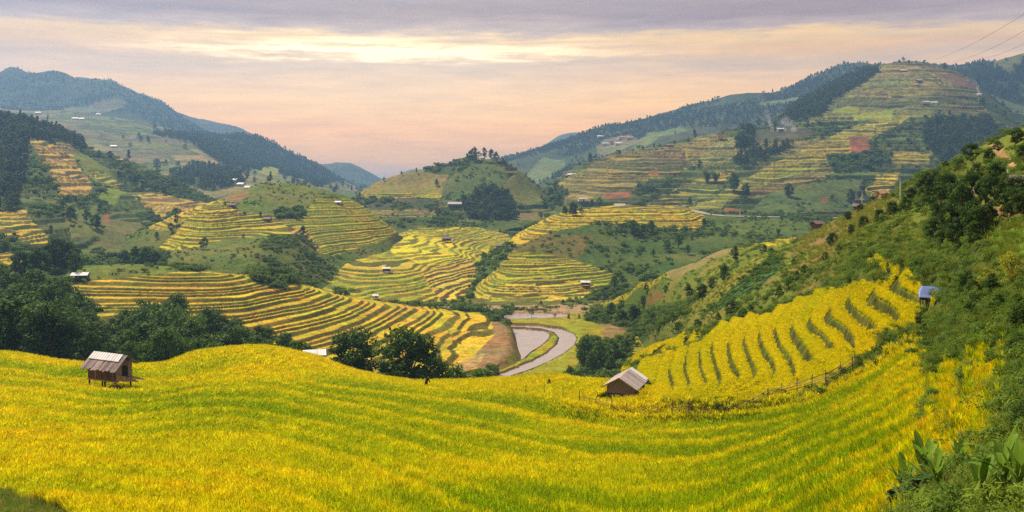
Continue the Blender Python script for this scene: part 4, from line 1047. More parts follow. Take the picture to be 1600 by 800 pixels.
dY = lambda d: (lambda Y: np.interp(Y, [6, 12, 20, 45, 90, 160, 300], np.array([46.0, 26.0, 11.0, 2.6, .85, .5, .3]) * d))
scatter('undergrowth', near_c, 9, 'rough green weeds and brush covering the bank and the spur', [
    (near, ('brush',), dY(.9), (.5, 1.1), None, (.2, 1.0), (0, 9), {}),
    (near, ('grass',), dY(1.6), (.5, .9), None, (.3, .8), (6, 8), {}),
    (spur, ('brush',), dY(.75), (.45, 1.15), (9, .45), (.3, 1.0), (0, 9), {}),
    (spur, ('thick',), dY(1.3), (1.0, 2.4), (9, 1.0), (.0, .55), (0, 6), {}),
    (spur, ('grass',), dY(1.3), (.5, 1.0), None, (.3, 1.0), (5, 9), {}),
    (spur, ('dry',), dY(1.2), (.6, 1.0), None, (.8, 1.0), (8, 9), {}),
    (spur, ('corn',), .30, (.7, 1.1), None, (.0, .3), (4, 6), {}),
    (spur, ('corn_dry',), .22, (.7, 1.0), None, (.4, .9), (7, 9), {}),
])
scatter('shrubbery', mid_c, 5, 'low shrubs and thickets on the valley slopes', [
    (hillA, ('brush', 'thick'), .12, (1.2, 3.2), (14, .8), (.0, .7), (0, 5), {}),
    (hillA, ('grass',), .02, (.8, 1.6), None, (.4, 1), (0, 5), {}),
    (hillB, ('mixed',), .04, (1.6, 4.6), (35, .45), (.0, .6), (0, 5), {}),
    (hillB, ('grass',), .012, (1.2, 2.6), (30, .4), (.3, .9), (0, 5), {}),
    (hillC, ('grass',), .05, (.5, 1.5), (18, .4), (.2, .9), (0, 5), {}),
    (hillC, ('thick',), .10, (1.6, 3.6), (16, 1.0), (.0, .75), (0, 5), {}),
    (hillC, ('mound',), .17, (.9, 2.4), (14, .75), (.25, 1.), (0, 5), {}),
    (fields, ('brush',), .06, (1.4, 3.0), (16, .7), (.0, .7), (0, 5), {}),
    (ridgeR, ('mixed',), .07, (1.0, 3.2), (30, .6), (.0, .7), (0, 5), {}),
    (ridgeR, ('grass',), .02, (1.0, 2.0), None, (.3, 1), (0, 5), {}),
    (hillD, ('grass',), .03, (1.0, 2.6), (26, .5), (.2, .8), (0, 5), {}),
    (hillD, ('mixed',), .02, (1.2, 3.0), (30, .4), (.0, .7), (0, 5), {}),
    (hillD, ('thick',), .04, (1.8, 4.2), (30, .8), (.0, .6), (0, 5), {}),
    (hillR, ('mixed',), .010, (1.8, 5.5), (70, .4), (.0, .6), (0, 5), {}),
    (hillR, ('grass',), .006, (2.0, 4.0), (60, .5), (.2, .8), (0, 5), {}),
    (hillR, ('thick',), .02, (3.0, 6.0), (50, 1.), (.0, .4), (0, 5), {}),
    (floor, ('thick',), .16, (1.2, 2.8), None, (.1, .8), (0, 5), {'front': True, 'Yr': (150, 420)}),
])
scatter('forest', forest_c, 5, 'dark woods on the far slopes and ridges', [
    (hillB, ('forest',), .032, (.55, .95), None, (.0, .5), (0, 5), {}),
    (hillD, ('forest',), .034, (.5, .9), None, (.0, .6), (0, 4), {}),
    (hillR, ('forest',), .024, (.55, 1.0), None, (.1, .9), (0, 5), {}),
    (hillR, ('mixed',), .0008, (.6, 1.1), (80, .3), (.1, .7), (0, 5), {}),
    (hillRB, ('forest',), .010, (1.0, 1.6), None, (.0, .5), (0, 5), {}),
    (hillRB, ('mixed',), .0012, (.8, 1.2), (90, .3), (.1, .7), (0, 5), {}),
    (ridgeF, ('forest',), .016, (.4, .85), (160, 1.0), (.0, .7), (0, 5), {}),
    (valley, ('forest',), .02, (.5, .9), None, (.0, .6), (0, 5), {}),
    (valley, ('mixed',), .0006, (.7, 1.3), (120, .2), (.0, .5), (0, 5), {}),
    (mountA, ('forest_far',), .008, (.35, .75), (260, .9), (.0, .7), (0, 5), {}),
])
# ------------------------------------------------------------------ single trees
ORD = ['first', 'second', 'third', 'fourth', 'fifth', 'sixth', 'seventh', 'eighth', 'ninth', 'tenth', 'eleventh', 'twelfth', 'thirteenth', 'fourteenth', 'fifteenth',
       'sixteenth', 'seventeenth', 'eighteenth', 'nineteenth', 'twentieth']
TENS = {20: 'twenty', 30: 'thirty', 40: 'forty', 50: 'fifty', 60: 'sixty'}
def ordinal(n):
    if n <= 20: return ORD[n - 1]
    t, u = n // 10 * 10, n % 10
    return TENS[t] + '-' + ORD[u - 1] if u else {30: 'thirtieth', 40: 'fortieth', 50: 'fiftieth', 60: 'sixtieth'}[t]
ROWS = {}       # group -> list of (px, object, label start, where)
def tree(loc, h, kind, tone, what, where, group, cat='tree', name='tree', wide=1.0):
    pool = TREES[(kind, tone)]; tm, cm = pool[int(rng.integers(len(pool)))]
    o = empty(name, Vector(loc) - Vector((0, 0, .15)), rng.uniform(0, 6.28))
    s = h / 10.0; o.scale = (s * wide * rng.uniform(.92, 1.1), s * wide * rng.uniform(.92, 1.1), s)
    link('trunk', tm, o); link('crown', cm, o)
    tag(o, None, cat, group)
    ROWS.setdefault((group, what, where), []).append((800 + F * loc[0] / loc[1], o))
    return o
def trees_px(lay, items, what, where, group, **kw):
    for px, py, hpx, kind, tone in items:
        p = lay.at(px, py); tree(p, hpx * p.y / F, kind, tone, what, where, group, **kw)
def label_rows():
    for (group, what, where), L in ROWS.items():
        L.sort(key=lambda t: t[0])
        for k, (px, o) in enumerate(L):
            o['label'] = f'{what} {where}' if len(L) == 1 else f'{ordinal(k + 1)} {what} from the left, {where}'

trees_px(hillD, [(733,247,14,'round','dark'),(740,247,19,'round','dark'),(748,247,15,'open','mid'),(757,245,20,'tall','dark'),(767,246,17,'round','dark'),(776,251,15,'round','dark'),(786,256,11,'round','mid')],
         'dark tree', 'on the summit of the centre hill', 'trees crowning the centre hill')
trees_px(hillD, [(651,266,9,'tall','dark'),(628,271,7,'round','dark'),(600,283,7,'round','mid'),(686,344,20,'round','dark'),(694,362,22,'dense','dark'),(845,340,12,'round','dark'),(682,292,12,'round','dark'),(562,310,8,'round','mid'),(780,372,13,'tall','mid'),(722,372,12,'round','mid'),(756,374,14,'tall','mid')],
         'small round tree', 'on the centre hill slopes', 'trees on the centre hill slopes')
trees_px(hillC, [(422,287,14,'open','dark')], 'lone dark tree', 'standing on top of the round grassy hill', 'tree on the grassy hill')
trees_px(hillC, [(318,392,20,'round','dark'),(352,322,8,'round','mid'),(407,341,10,'round','mid'),(382,338,8,'round','mid'),(472,370,16,'round','dark'),(275,352,18,'tall','dark'),(268,362,16,'round','dark'),(380,374,8,'round','dark'),(245,372,12,'round','mid'),(492,394,8,'round','mid')],
         'small dark tree', 'on the round grassy hill flanks', 'trees on the grassy hill flanks')
trees_px(hillC, [(195,420,28,'dense','dark'),(212,420,34,'round','dark'),(228,421,36,'dense','dark'),(243,422,30,'round','dark'),(255,424,24,'round','mid')],
         'big dark tree', 'in the clump above the long-roofed barn', 'clump at the foot of the grassy hill')
trees_px(hillB, [(201,245,18,'pine','dark'),(211,298,22,'pine','dark'),(127,243,13,'tall','dark'),(155,246,14,'tall','dark'),(172,250,13,'round','dark'),(222,304,14,'round','dark'),(243,308,13,'round','dark'),(256,310,13,'dense','dark'),(60,342,14,'round','dark'),(80,360,12,'round','dark'),(110,345,22,'dense','dark'),(100,330,16,'round','dark'),(135,352,20,'round','dark'),(150,362,24,'dense','dark'),(125,400,16,'round','dark'),(142,405,14,'round','dark'),(8,395,22,'dense','dark'),(22,375,18,'round','dark')],
         'dark tree', 'on the left-hand valley slope', 'trees on the left valley slope')
trees_px(hillR, [(1105,284,26,'bamboo','mid'),(1118,284,22,'bamboo','mid'),(1092,262,18,'tall','dark'),(1158,232,28,'dense','dark'),(1170,232,22,'round','dark'),(1147,296,28,'dense','dark'),(1166,300,20,'dense','dark'),(1233,306,22,'dense','dark'),(1330,316,22,'dense','dark'),(1350,308,14,'round','dark'),(1262,202,14,'tall','dark'),(1284,218,12,'round','dark'),(1393,244,12,'round','dark'),(1300,312,10,'round','mid'),(1018,300,12,'dense','dark'),(1078,320,14,'dense','mid'),(1463,196,22,'tall','dark'),(1535,165,14,'dense','dark'),(1570,182,12,'round','dark')],
         'dark tree', 'among the great right-hand hill fields', 'trees on the great right hill')
trees_px(hillR, [(905,258,6,'round','dark'),(930,250,7,'round','dark'),(968,241,9,'round','dark'),(1005,233,9,'round','dark'),(1022,230,8,'tall','dark'),(1031,229,7,'round','dark'),(1054,222,7,'round','dark'),(1075,220,8,'round','dark')],
         'small dark tree', 'along the crest above the terraced shoulder', 'trees along the terraced crest')
trees_px(hillR, [(1405,98,6,'dense','dark'),(1412,97,7,'round','dark'),(1420,97,6,'dense','dark'),(1431,98,5,'round','dark'),(1476,106,10,'dense','dark'),(1350,112,5,'round','dark')],
         'tiny dark tree', 'on the summit of the great right-hand hill', 'trees on the right hill summit')
trees_px(hillR, [(868,302,20,'tall','dark'),(860,310,18,'round','dark'),(851,322,14,'round','dark'),(846,316,12,'dense','mid'),(872,318,16,'round','dark')],
         'dark tree', 'in the notch beside the centre hill', 'trees in the notch')
trees_px(hillRB, [(1535,104,14,'dense','dark'),(1547,103,10,'round','dark'),(1572,96,6,'round','dark'),(1520,108,8,'round','dark')],
         'dark tree', 'on the skyline of the hill behind', 'trees on the back hill skyline')
trees_px(ridgeR, [(883,335,14,'dense','dark'),(895,336,22,'dense','dark'),(908,334,12,'round','mid'),(990,366,24,'round','dark'),(1004,364,16,'round','mid'),(1018,366,24,'round','dark'),(1100,352,12,'dense','dark'),(960,452,22,'round','mid'),(972,446,16,'round','mid'),(1042,392,20,'round','mid'),(1060,386,22,'round','mid'),(1075,396,16,'round','mid'),(1020,400,12,'round','dark'),(1216,368,12,'bamboo','mid'),(930,466,14,'dense','mid'),(945,470,16,'dense','mid'),(960,474,14,'dense','mid')],
         'bushy tree', 'on the slope under the road', 'trees under the road')
trees_px(fields, [(756,410,18,'round','mid'),(768,402,14,'round','dark'),(783,410,12,'round','mid'),(546,396,6,'dense','mid'),(560,386,5,'dense','mid'),(548,470,7,'dense','mid'),(575,474,8,'dense','mid'),(722,474,10,'dense','mid'),(735,477,9,'dense','mid'),(800,482,9,'dense','mid'),(660,480,7,'dense','mid'),(845,480,9,'dense','mid'),(880,480,12,'dense','mid')],
         'small bushy tree', 'between the valley paddies', 'bushes between the paddies')
trees_px(floor, [(867,497,9,'open','mid'),(888,497,7,'dense','mid'),(905,497,7,'dense','mid'),(917,499,13,'round','mid'),(831,493,16,'open','mid')],
         'little tree', 'on the flat bank by the river', 'saplings on the river bank')
trees_px(floor, [(912,572,50,'round','mid'),(938,568,36,'dense','mid'),(960,560,28,'dense','mid'),(926,580,30,'dense','mid'),(955,580,26,'round','mid'),(890,590,20,'dense','mid'),(978,552,22,'dense','mid'),(905,600,22,'dense','mid')],
         'bushy green tree', 'between river bend and gable-end hut', 'thicket beside the river bend')

# belt of trees and bamboo in the gully behind the stilt hut
def belt():
    top = [(-60,430),(20,418),(60,428),(110,440),(130,470),(160,492),(200,482),(240,470),(270,462),(300,474),(330,488),(360,492),(400,515),(440,512),(462,540)]
    tx = [t[0] for t in top]; ty = [t[1] for t in top]
    k = 0
    for row, (Y0, Y1, n, drop) in enumerate(((236, 250, 18, -6), (205, 225, 20, 2), (172, 192, 20, 22), (146, 160, 18, 44))):
        for i in range(n):
            px = -50 + (i + .5) * 520 / n + rng.uniform(-12, 12); Y = rng.uniform(Y0, Y1)
            p = ground(px, Y); base = HZ - F * p.z / Y
            tp = np.interp(px, tx, ty) + drop + abs(rng.normal(0, 7)) - 4
            h = (base - tp) * Y / F
            if h < 2.2: continue
            h = min(h, 18.5)
            r = rng.random()
            kind = 'bamboo' if (240 < px < 330 and r < .55) or r < .16 else ('dense' if r < .5 else ('tall' if r > .85 else 'round'))
            tone = 'mid' if kind == 'bamboo' or (kind in ('round', 'dense', 'tall') and rng.random() < .65) else 'dark'
            tree(p, h, kind, tone, {'bamboo': 'feathery bamboo clump'}.get(kind, 'leafy ' + ('dark' if tone == 'dark' else 'green') + ' tree'),
                 'in the gully behind the stilt hut', 'belt of trees behind the stilt hut', name='bamboo_clump' if kind == 'bamboo' else 'tree', cat='bamboo' if kind == 'bamboo' else 'tree')
    for px, Y, h in ((60,300,11),(85,315,12),(30,300,10),(105,320,10),(-10,290,9),(118,300,9),(70,330,9),(45,345,10)):
        tree(ground(px, Y), h, 'dense' if h > 9 else 'round', 'dark', 'dark bushy tree', 'beside the lower left terraces', 'trees by the lower left terraces')
belt()
# two big dark trees over the crest of the field
for px, Y, top, kind, wide in ((554,146,510,'dense',1.3),(637,142,506,'dense',1.4)):
    p = ground(px, Y); tree(p, (HZ - F * p.z / Y - top) * Y / F, kind, 'dark', 'large spreading dark tree', 'rising over the crest of the golden field', 'pair of large trees', wide=wide * .78)
for px, Y, top, kind, tone in ((692,140,566,'dense','mid'),(714,142,568,'round','light'),(742,150,580,'dense','mid'),(466,138,530,'dense','mid')):
    p = ground(px, Y); tree(p, max(1.5, (HZ - F * p.z / Y - top) * Y / F), kind, tone, 'green bush', 'behind the crest of the golden field', 'bushes behind the field crest', name='bush', cat='bush', wide=1.1)

# trees and bushes of the near spur and bank
def bush_px(lay, items, what, where, group, name='bush', cat='bush'):
    for px, py, hpx, kind, tone, wide in items:
        p = ground(px, lay.at(px, py).y); tree(p, hpx * p.y / F, kind, tone, what, where, group, cat, name, wide)
bush_px(spur, [(1150,410,30,'tall','dark',1.0),(1131,440,30,'round','dark',.9),(1078,468,24,'round','dark',1.),(1098,466,26,'dense','dark',.9),(1112,452,18,'dense','mid',1.),(1195,392,12,'dense','dark',1.),(1206,400,11,'dense','mid',1.),(1240,412,14,'dense','mid',1),(1005,480,22,'dense','mid',1.),(990,498,22,'dense','dark',1.3),(1020,505,18,'dense','mid',1.),(1048,500,16,'dense','dark',1.2),(1010,452,12,'dense','mid',1.),(1040,458,14,'dense','mid',1.),(955,492,18,'dense','mid',1.2),(972,504,18,'dense','dark',1.2),(1060,522,22,'dense','mid',1.3),(1090,520,20,'dense','mid',1.2)],
        'dark bush', 'on the green spur above the pool', 'bushes on the green spur', 'bush', 'bush')
bush_px(spur, [(1122,508,20,'dense','mid',.8),(1142,496,26,'dense','mid',1.2),(1160,504,20,'dense','mid',1.2),(1172,498,22,'dense','mid',1.2),(1217,462,17,'dense','mid',1.3),(1232,450,17,'dense','mid',1.3),(1245,438,17,'dense','mid',1.3),(1256,428,15,'dense','mid',1.2)],
        'rounded green bush', 'just above the stepped rice', 'hedge bushes above the stepped rice')
bush_px(spur, [(1216,404,11,'dense','yellow',1.0),(1222,414,9,'dense','yellow',1.0)], 'small lemon-yellow bush', 'at the top of the maize plot', 'lemon bushes')
bush_px(spur, [(1300,385,24,'dense','dark',1.),(1312,398,20,'dense','mid',1.),(1330,368,20,'dense','dark',1.),(1290,408,16,'dense','mid',1.1),(1350,355,22,'dense','dark',1.2),(1375,345,24,'dense','dark',1.1),(1395,335,26,'dense','dark',1.1),(1415,330,26,'dense','mid',1.),(1345,330,16,'dense','dark',1.1),(1325,342,16,'dense','dark',1.1),(1362,318,14,'dense','mid',1.1),(1385,312,14,'dense','mid',1.1)],
        'dark green bush', 'along the weedy spur edges', 'bushes on the spur terraces')
bush_px(spur, [(1450,320,54,'round','dark',.9),(1470,350,66,'round','dark',.9),(1488,372,60,'dense','dark',.8),(1505,352,70,'round','dark',.8),(1520,330,66,'dense','dark',.7),(1462,385,46,'dense','dark',1.0),(1540,330,60,'round','dark',.8),(1500,395,50,'dense','dark',1.0),(1532,400,66,'dense','dark',.9),(1515,420,48,'dense','mid',1.0),(1556,318,52,'round','dark',1.),(1580,338,50,'dense','dark',1.),(1600,335,44,'dense','dark',1.),(1570,300,34,'dense','mid',1),(1440,300,26,'dense','mid',1.),(1476,270,22,'dense','mid',1.),(1520,250,30,'dense','dark',1.3),(1545,255,26,'dense','dark',1.1),(1500,262,20,'dense','mid',1.2),(1590,222,26,'dense','dark',1.2),(1560,236,18,'dense','mid',1.2),(1600,250,30,'dense','dark',1.),(1535,300,26,'dense','mid',1.),(1460,300,40,'dense','dark',1.),(1482,318,50,'dense','dark',1.),(1498,335,56,'dense','dark',1.),(1514,372,58,'dense','dark',1.),(1478,392,36,'dense','dark',1.2),(1545,372,54,'dense','dark',1.),(1528,290,40,'dense','dark',1.2),(1556,290,40,'dense','dark',1.2),(1590,318,48,'dense','dark',1.2),(1425,318,30,'dense','dark',1.2),(1444,335,34,'dense','mid',1.2)],
        'bushy dark green tree', 'on the bank above the blue tarpaulin', 'trees on the steep bank', 'tree', 'tree')
bush_px(near, [(1543,458,46,'dense','yellow',1.0),(1582,448,62,'dense','yellow',.9),(1590,486,40,'dense','light',1.0)], 'bright yellow-green shrub', 'right of the blue tarpaulin', 'yellow shrubs on the bank', 'shrub', 'shrub')
bush_px(near, [(1388,424,16,'dense','mid',.7),(1418,536,26,'dense','dark',1.2),(1450,520,24,'dense','dark',1.2),(1398,558,20,'dense','mid',1.3),(1588,560,50,'dense','mid',1.),(1370,572,14,'dense','dark',1.4),(1345,584,13,'dense','dark',1.4),(1320,600,12,'dense','mid',1.4),(1290,618,18,'dense','dark',1.4),(1270,632,18,'dense','mid',1.4),(1530,470,44,'dense','dark',1.),(1560,500,50,'dense','mid',1.),(1440,506,24,'dense','dark',1.2),(1510,455,40,'dense','dark',1.1),(1525,500,44,'dense','dark',1.1),(1555,470,48,'round','dark',1.),(1600,520,60,'dense','dark',1.),(1560,560,50,'dense','dark',1.),(1600,680,70,'dense','dark',.9),(1560,735,40,'dense','mid',1.)],
        'leafy dark bush', 'on the bank right of the stepped rice', 'bushes on the near bank')
bush_px(near, [(858,604,18,'dense','mid',.7)], 'little green bush', 'alone at the far edge of the golden field', 'bush at the field edge')
bush_px(near, [(1000,612,14,'dense','dark',1.6),(955,622,12,'dense','dark',1.5),(1012,600,14,'dense','dark',1.2)], 'low dark bush', 'around the posts of the gable-end hut', 'shade bushes added around the gable-end hut')  # dark bushes added to stand in for the shade under the hut
bush_px(near, [(108,592,14,'dense','mid',1.4),(64,632,10,'dense','mid',1.2),(270,576,12,'dense','mid',1.3),(288,572,10,'dense','mid',1.1)], 'small weedy bush', 'growing in the rice near the stilt hut', 'weeds near the stilt hut')

# ------------------------------------------------------------------ houses
def corr_mat(name, c, c2, per, rough=.55):
    """sheet or plank roof: bands along the slope, each a little different, weathered"""
    m, nt, out = new_mat(name)
    tc = N(nt, 'TexCoord'); sp = N(nt, 'SeparateXYZ'); nt.links.new(tc.outputs['Object'], sp.inputs[0])
    u = mth(nt, 'MULTIPLY', sp.outputs[0], per)
    cell = mth(nt, 'FLOOR', u)
    wn = N(nt, 'TexWhiteNoise', noise_dimensions='1D'); nt.links.new(cell, wn.inputs['W'])
    n = noise_tex(nt, tc.outputs['Object'], 2.2, 6, .7)
    f = mth(nt, 'ADD', mth(nt, 'MULTIPLY', wn.outputs['Value'], .7), mth(nt, 'MULTIPLY_ADD', n, 1.2, -.5), None, True)
    col = mixc(nt, f, c, c2)
    fr = mth(nt, 'FRACT', u); gap = mth(nt, 'LESS_THAN', fr, .14)
    col = mixc(nt, mth(nt, 'MULTIPLY', gap, .6), col, tuple(x * .3 for x in c2))
    b = N(nt, 'BsdfPrincipled'); b.inputs['Roughness'].default_value = rough; b.inputs['Specular IOR Level'].default_value = .3
    nt.links.new(col, b.inputs['Base Color'])
    bp = N(nt, 'Bump'); bp.inputs['Strength'].default_value = .6; bp.inputs['Distance'].default_value = .03
    nt.links.new(mth(nt, 'SINE', mth(nt, 'MULTIPLY', u, 6.283)), bp.inputs['Height']); nt.links.new(bp.outputs[0], b.inputs['Normal'])
    nt.links.new(b.outputs[0], out.inputs[0]); return m
M_PLANK = corr_mat('mauve_roof_boards', (.44,.33,.31), (.09,.055,.055), 5.6, .8)
M_TIN = corr_mat('pale_tin', (.80,.78,.78), (.60,.56,.58), 4.0, .4)
M_FIBRE = corr_mat('greyed_fibre_sheet', (.40,.33,.32), (.20,.15,.14), 1.6, .8)
M_TINF = corr_mat('far_pale_tin', (.62,.59,.60), (.40,.36,.37), 1.2, .6)
M_DARKROOF = corr_mat('weathered_dark_roof', (.20,.13,.12), (.11,.07,.065), 1.2, .8)
M_REDROOF = corr_mat('dull_red_roof', (.42,.17,.12), (.28,.11,.08), 1.2, .7)
M_GREYROOF = corr_mat('grey_roof', (.40,.36,.38), (.28,.25,.27), 1.2, .7)
M_WOOD = corr_mat('brown_wall_boards', (.17,.10,.06), (.08,.045,.03), 4.0, .85)
M_WOODL = solid_mat('weathered_bamboo', (.42,.30,.17), (.22,.15,.09), 5, .8, .3, (1,1,.2))
M_POST = solid_mat('dark_post', (.10,.065,.045), (.05,.03,.022), 5, .9, .4, (1,1,.3))
M_GABLE = solid_mat('matted_gable', (.33,.24,.21), (.15,.10,.09), 9, .9, .6, (1,1,2.5))
M_PLASTER = solid_mat('pale_plaster', (.70,.62,.54), (.55,.47,.42), 2, .85, .2)
M_ORANGE = solid_mat('orange_plaster', (.55,.26,.14), (.42,.2,.12), 2, .85, .2)
M_DOOR = solid_mat('dark_doorway', (.03,.022,.018), (.015,.012,.01), 2, .9, .1)

def gable_house(loc, rz, L, D, H, pitch, roof, wall, label, cat='house', name='house', over=.35, stilts=0.0, group=None, door=True, windows=0, roof_t=.08, open_front=False):
    """ridge along the local x axis"""
    o = tag(empty(name, loc, rz), label, cat, group)
    z0 = stilts; rh = D / 2 * math.tan(R(pitch))
    m = MB()
    if not open_front:
        for s in (-1, 1):      # long walls
            m.box((0, s * (D / 2 - .05), z0 + H / 2), (L - .2, .1, H))
    else:
        m.box((0, D / 2 - .05, z0 + H / 2), (L - .2, .1, H))
    for s in (-1, 1):          # gable ends
        x = s * (L / 2 - .05)
        m.prism([(x - .05, -D / 2, z0), (x - .05, D / 2, z0), (x - .05, D / 2, z0 + H), (x - .05, 0, z0 + H + rh), (x - .05, -D / 2, z0 + H)], (.1, 0, 0))
    m.box((0, 0, z0 - .06), (L, D, .12))
    m.build('wall', wall, o)
    rf = MB(); k = 1 / math.cos(R(pitch)); e = D / 2 + over; ze = z0 + H - over * math.tan(R(pitch)); zr = z0 + H + rh
    for s in (-1, 1):
        rf.prism([(-L / 2 - over, 0, zr + .02), (L / 2 + over, 0, zr + .02), (L / 2 + over, s * e, ze + .02), (-L / 2 - over, s * e, ze + .02)], (0, 0, roof_t))
    rf.build('roof', roof, o)
    if door:
        d = MB(); d.box((L * .12, -D / 2 - .03, z0 + H * .40), (min(1.0, L * .22), .06, H * .8)); d.build('door', M_DOOR, o)
    for q in range(windows):
        wv = MB(); wv.box((-L * .38 + q * L * .22, -D / 2 - .03, z0 + H * .58), (L * .1, .06, H * .3)); wv.build('window', M_DOOR, o)
    if stilts:
        for a in (-1, 1):
            for b_ in (-1, 1):
                p = MB(); p.tube([(a * (L / 2 - .15), b_ * (D / 2 - .15), -.8), (a * (L / 2 - .15), b_ * (D / 2 - .15), z0)], [.09, .08]); p.build('post', M_POST, o)
    return o

# the stilt hut in the golden field
def stilt_hut():
    p = near.at(172, 610); p.z += .75
    o = tag(empty('stilt_hut', p, R(-17)), 'plank stilt hut with a white tin ridge sheet, standing in the golden rice', 'hut')
    o.rotation_euler = (R(2.5), R(2.2), R(-17)); o.scale = (1.1, 1.1, 1.14); L, D, H, z0 = 2.75, 1.9, 1.0, .75
    for a, b_ in ((-1,-1),(1,-1),(1,1),(-1,1)):
        m = MB(); m.tube([(a * (L / 2 - .08), b_ * (D / 2 - .08), -.6), (a * (L / 2 - .08) + .02, b_ * (D / 2 - .08), z0 + .1)], [.085, .07], 8); m.build('post', M_POST, o)
    m = MB(); m.tube([(0, -D / 2 + .08, -.6), (0, -D / 2 + .08, z0)], [.07, .06], 8); m.build('post', M_POST, o)
    m = MB(); m.box((0, 0, z0), (L + .1, D + .1, .1)); m.build('floor', M_WOODL, o)
    m = MB()
    for k in range(6):        # horizontal wall boards, slightly proud of one another
        z = z0 + .06 + (k + .5) * H / 6; off = .012 * (k % 2)
        m.box((0, -D / 2 - off, z), (L - .06, .05, H / 6 - .012)); m.box((0, D / 2 + off, z), (L - .06, .05, H / 6 - .012))
        m.box((-L / 2 - off, 0, z), (.05, D - .1, H / 6 - .012))
    m.prism([(-L/2-.02,-D/2,z0+H+.05),(-L/2-.02,D/2,z0+H+.05),(-L/2-.02,0,z0+H+.78)], (.04,0,0))
    m.build('wall', M_WOOD, o)
    m = MB(); x = L / 2
    m.box((x, -D * .31, z0 + .06 + H / 2), (.05, D * .34, H)); m.box((x, D * .36, z0 + .06 + H / 2), (.05, D * .24, H))
    m.prism([(x-.02,-D/2,z0+H+.07),(x-.02,D/2,z0+H+.07),(x-.02,0,z0+H+.78)], (.04,0,0)); m.build('end_wall', M_GABLE, o)
    m = MB(); m.box((x - .06, .04, z0 + .06 + H * .46), (.03, D * .4, H * .9)); m.build('doorway', M_DOOR, o)
    m = MB(); tp = math.tan(R(40)); zr = z0 + H + .85; 
    n = 20; w_ = (L + .75) / n          # front slope: boards laid down the slope
    for k in range(n):
        x0 = -(L + .75) / 2 + k * w_; l = .48 + .10 * math.sin(k * 2.3) * math.cos(k * 5.1); q = D / 2 + l; dzz = .012 * (k % 2) + .01 * math.sin(k * 1.7)
        m.prism([(x0 + .008, .02, zr + dzz), (x0 + w_ - .008, .02, zr + dzz), (x0 + w_ - .008, -q, zr - q * tp * .8 + dzz), (x0 + .008, -q, zr - q * tp * .8 + dzz)], (0, 0, .035))
    for k in range(n):
        x0 = -(L + .75) / 2 + k * w_; q = D / 2 + .42
        m.prism([(x0 + .008, .03, zr), (x0 + w_ - .008, .03, zr), (x0 + w_ - .008, q, zr - q * tp * .8), (x0 + .008, q, zr - q * tp * .8)], (0, 0, .035))
    m.build('roof', M_PLANK, o)
    m = MB()                 # bent tin sheet over the ridge
    for s, q in ((-1, .62), (1, .55)):
        m.prism([(-1.62, 0, zr + .075), (1.30, 0, zr + .075), (1.34, s * q, zr + .075 - q * tp * .8), (-1.66, s * q, zr + .075 - q * tp * .8)], (0, 0, .02))
    m.build('ridge_sheet', M_TIN, o)
    m = MB()
    for k in range(6):       # loose thatch poles sticking out past the gable
        y = -.5 + .2 * k; m.tube([(1.1, y, zr - .12 - abs(y) * .6), (2.15 + .35 * ((k * 5) % 4) / 3, y * .9, zr - .32 - abs(y) * .6)], .045, 5)
    m.build('eave_pole', M_POST, o)
    m = MB()
    for k in range(8):
        y = -.75 + .2 * k; m.tube([(L / 2 - .1, y, z0 + .1), (L / 2 + 1.15 + .7 * ((k * 7) % 4) / 3, y + .06 * (k % 3), z0 + .1 - .02 * k)], .035, 5)
    m.build('platform', M_WOODL, o)
    m = MB(); m.box((L/2 + .45, -D/2 + .1, z0 + .28), (.9, .04, .42)); m.build('railing', M_WOODL, o)
    m = MB(); m.tube([(L / 2 + .1, -D / 2 - .1, z0 + .15), (L / 2 - .5, -D / 2 - 1.0, -.5)], .03, 6); m.tube([(L / 2 + .4, -D / 2 - .1, z0 + .15), (L / 2 - .2, -D / 2 - 1.0, -.5)], .03, 6)
    for k in range(4):
        f = (k + .7) / 4.6; m.tube([(L / 2 + .1 - .6 * f, -D / 2 - .1 - .9 * f, z0 + .15 - (z0 + .65) * f), (L / 2 + .4 - .6 * f, -D / 2 - .1 - .9 * f, z0 + .15 - (z0 + .65) * f)], .022, 5)
    m.build('ladder', M_WOODL, o)
    m = MB(); m.tube([(-.1, -D / 2 - .52, zr - 1.0), (-.25, -D / 2 - .58, -.4)], .028, 6); m.build('prop_pole', M_WOODL, o)
    m = MB(); m.tube([(.05, -.2, zr - .05), (-.12, -D / 2 - .5, zr - 1.02)], .028, 6); m.build('roof_pole', M_WOODL, o)
stilt_hut()

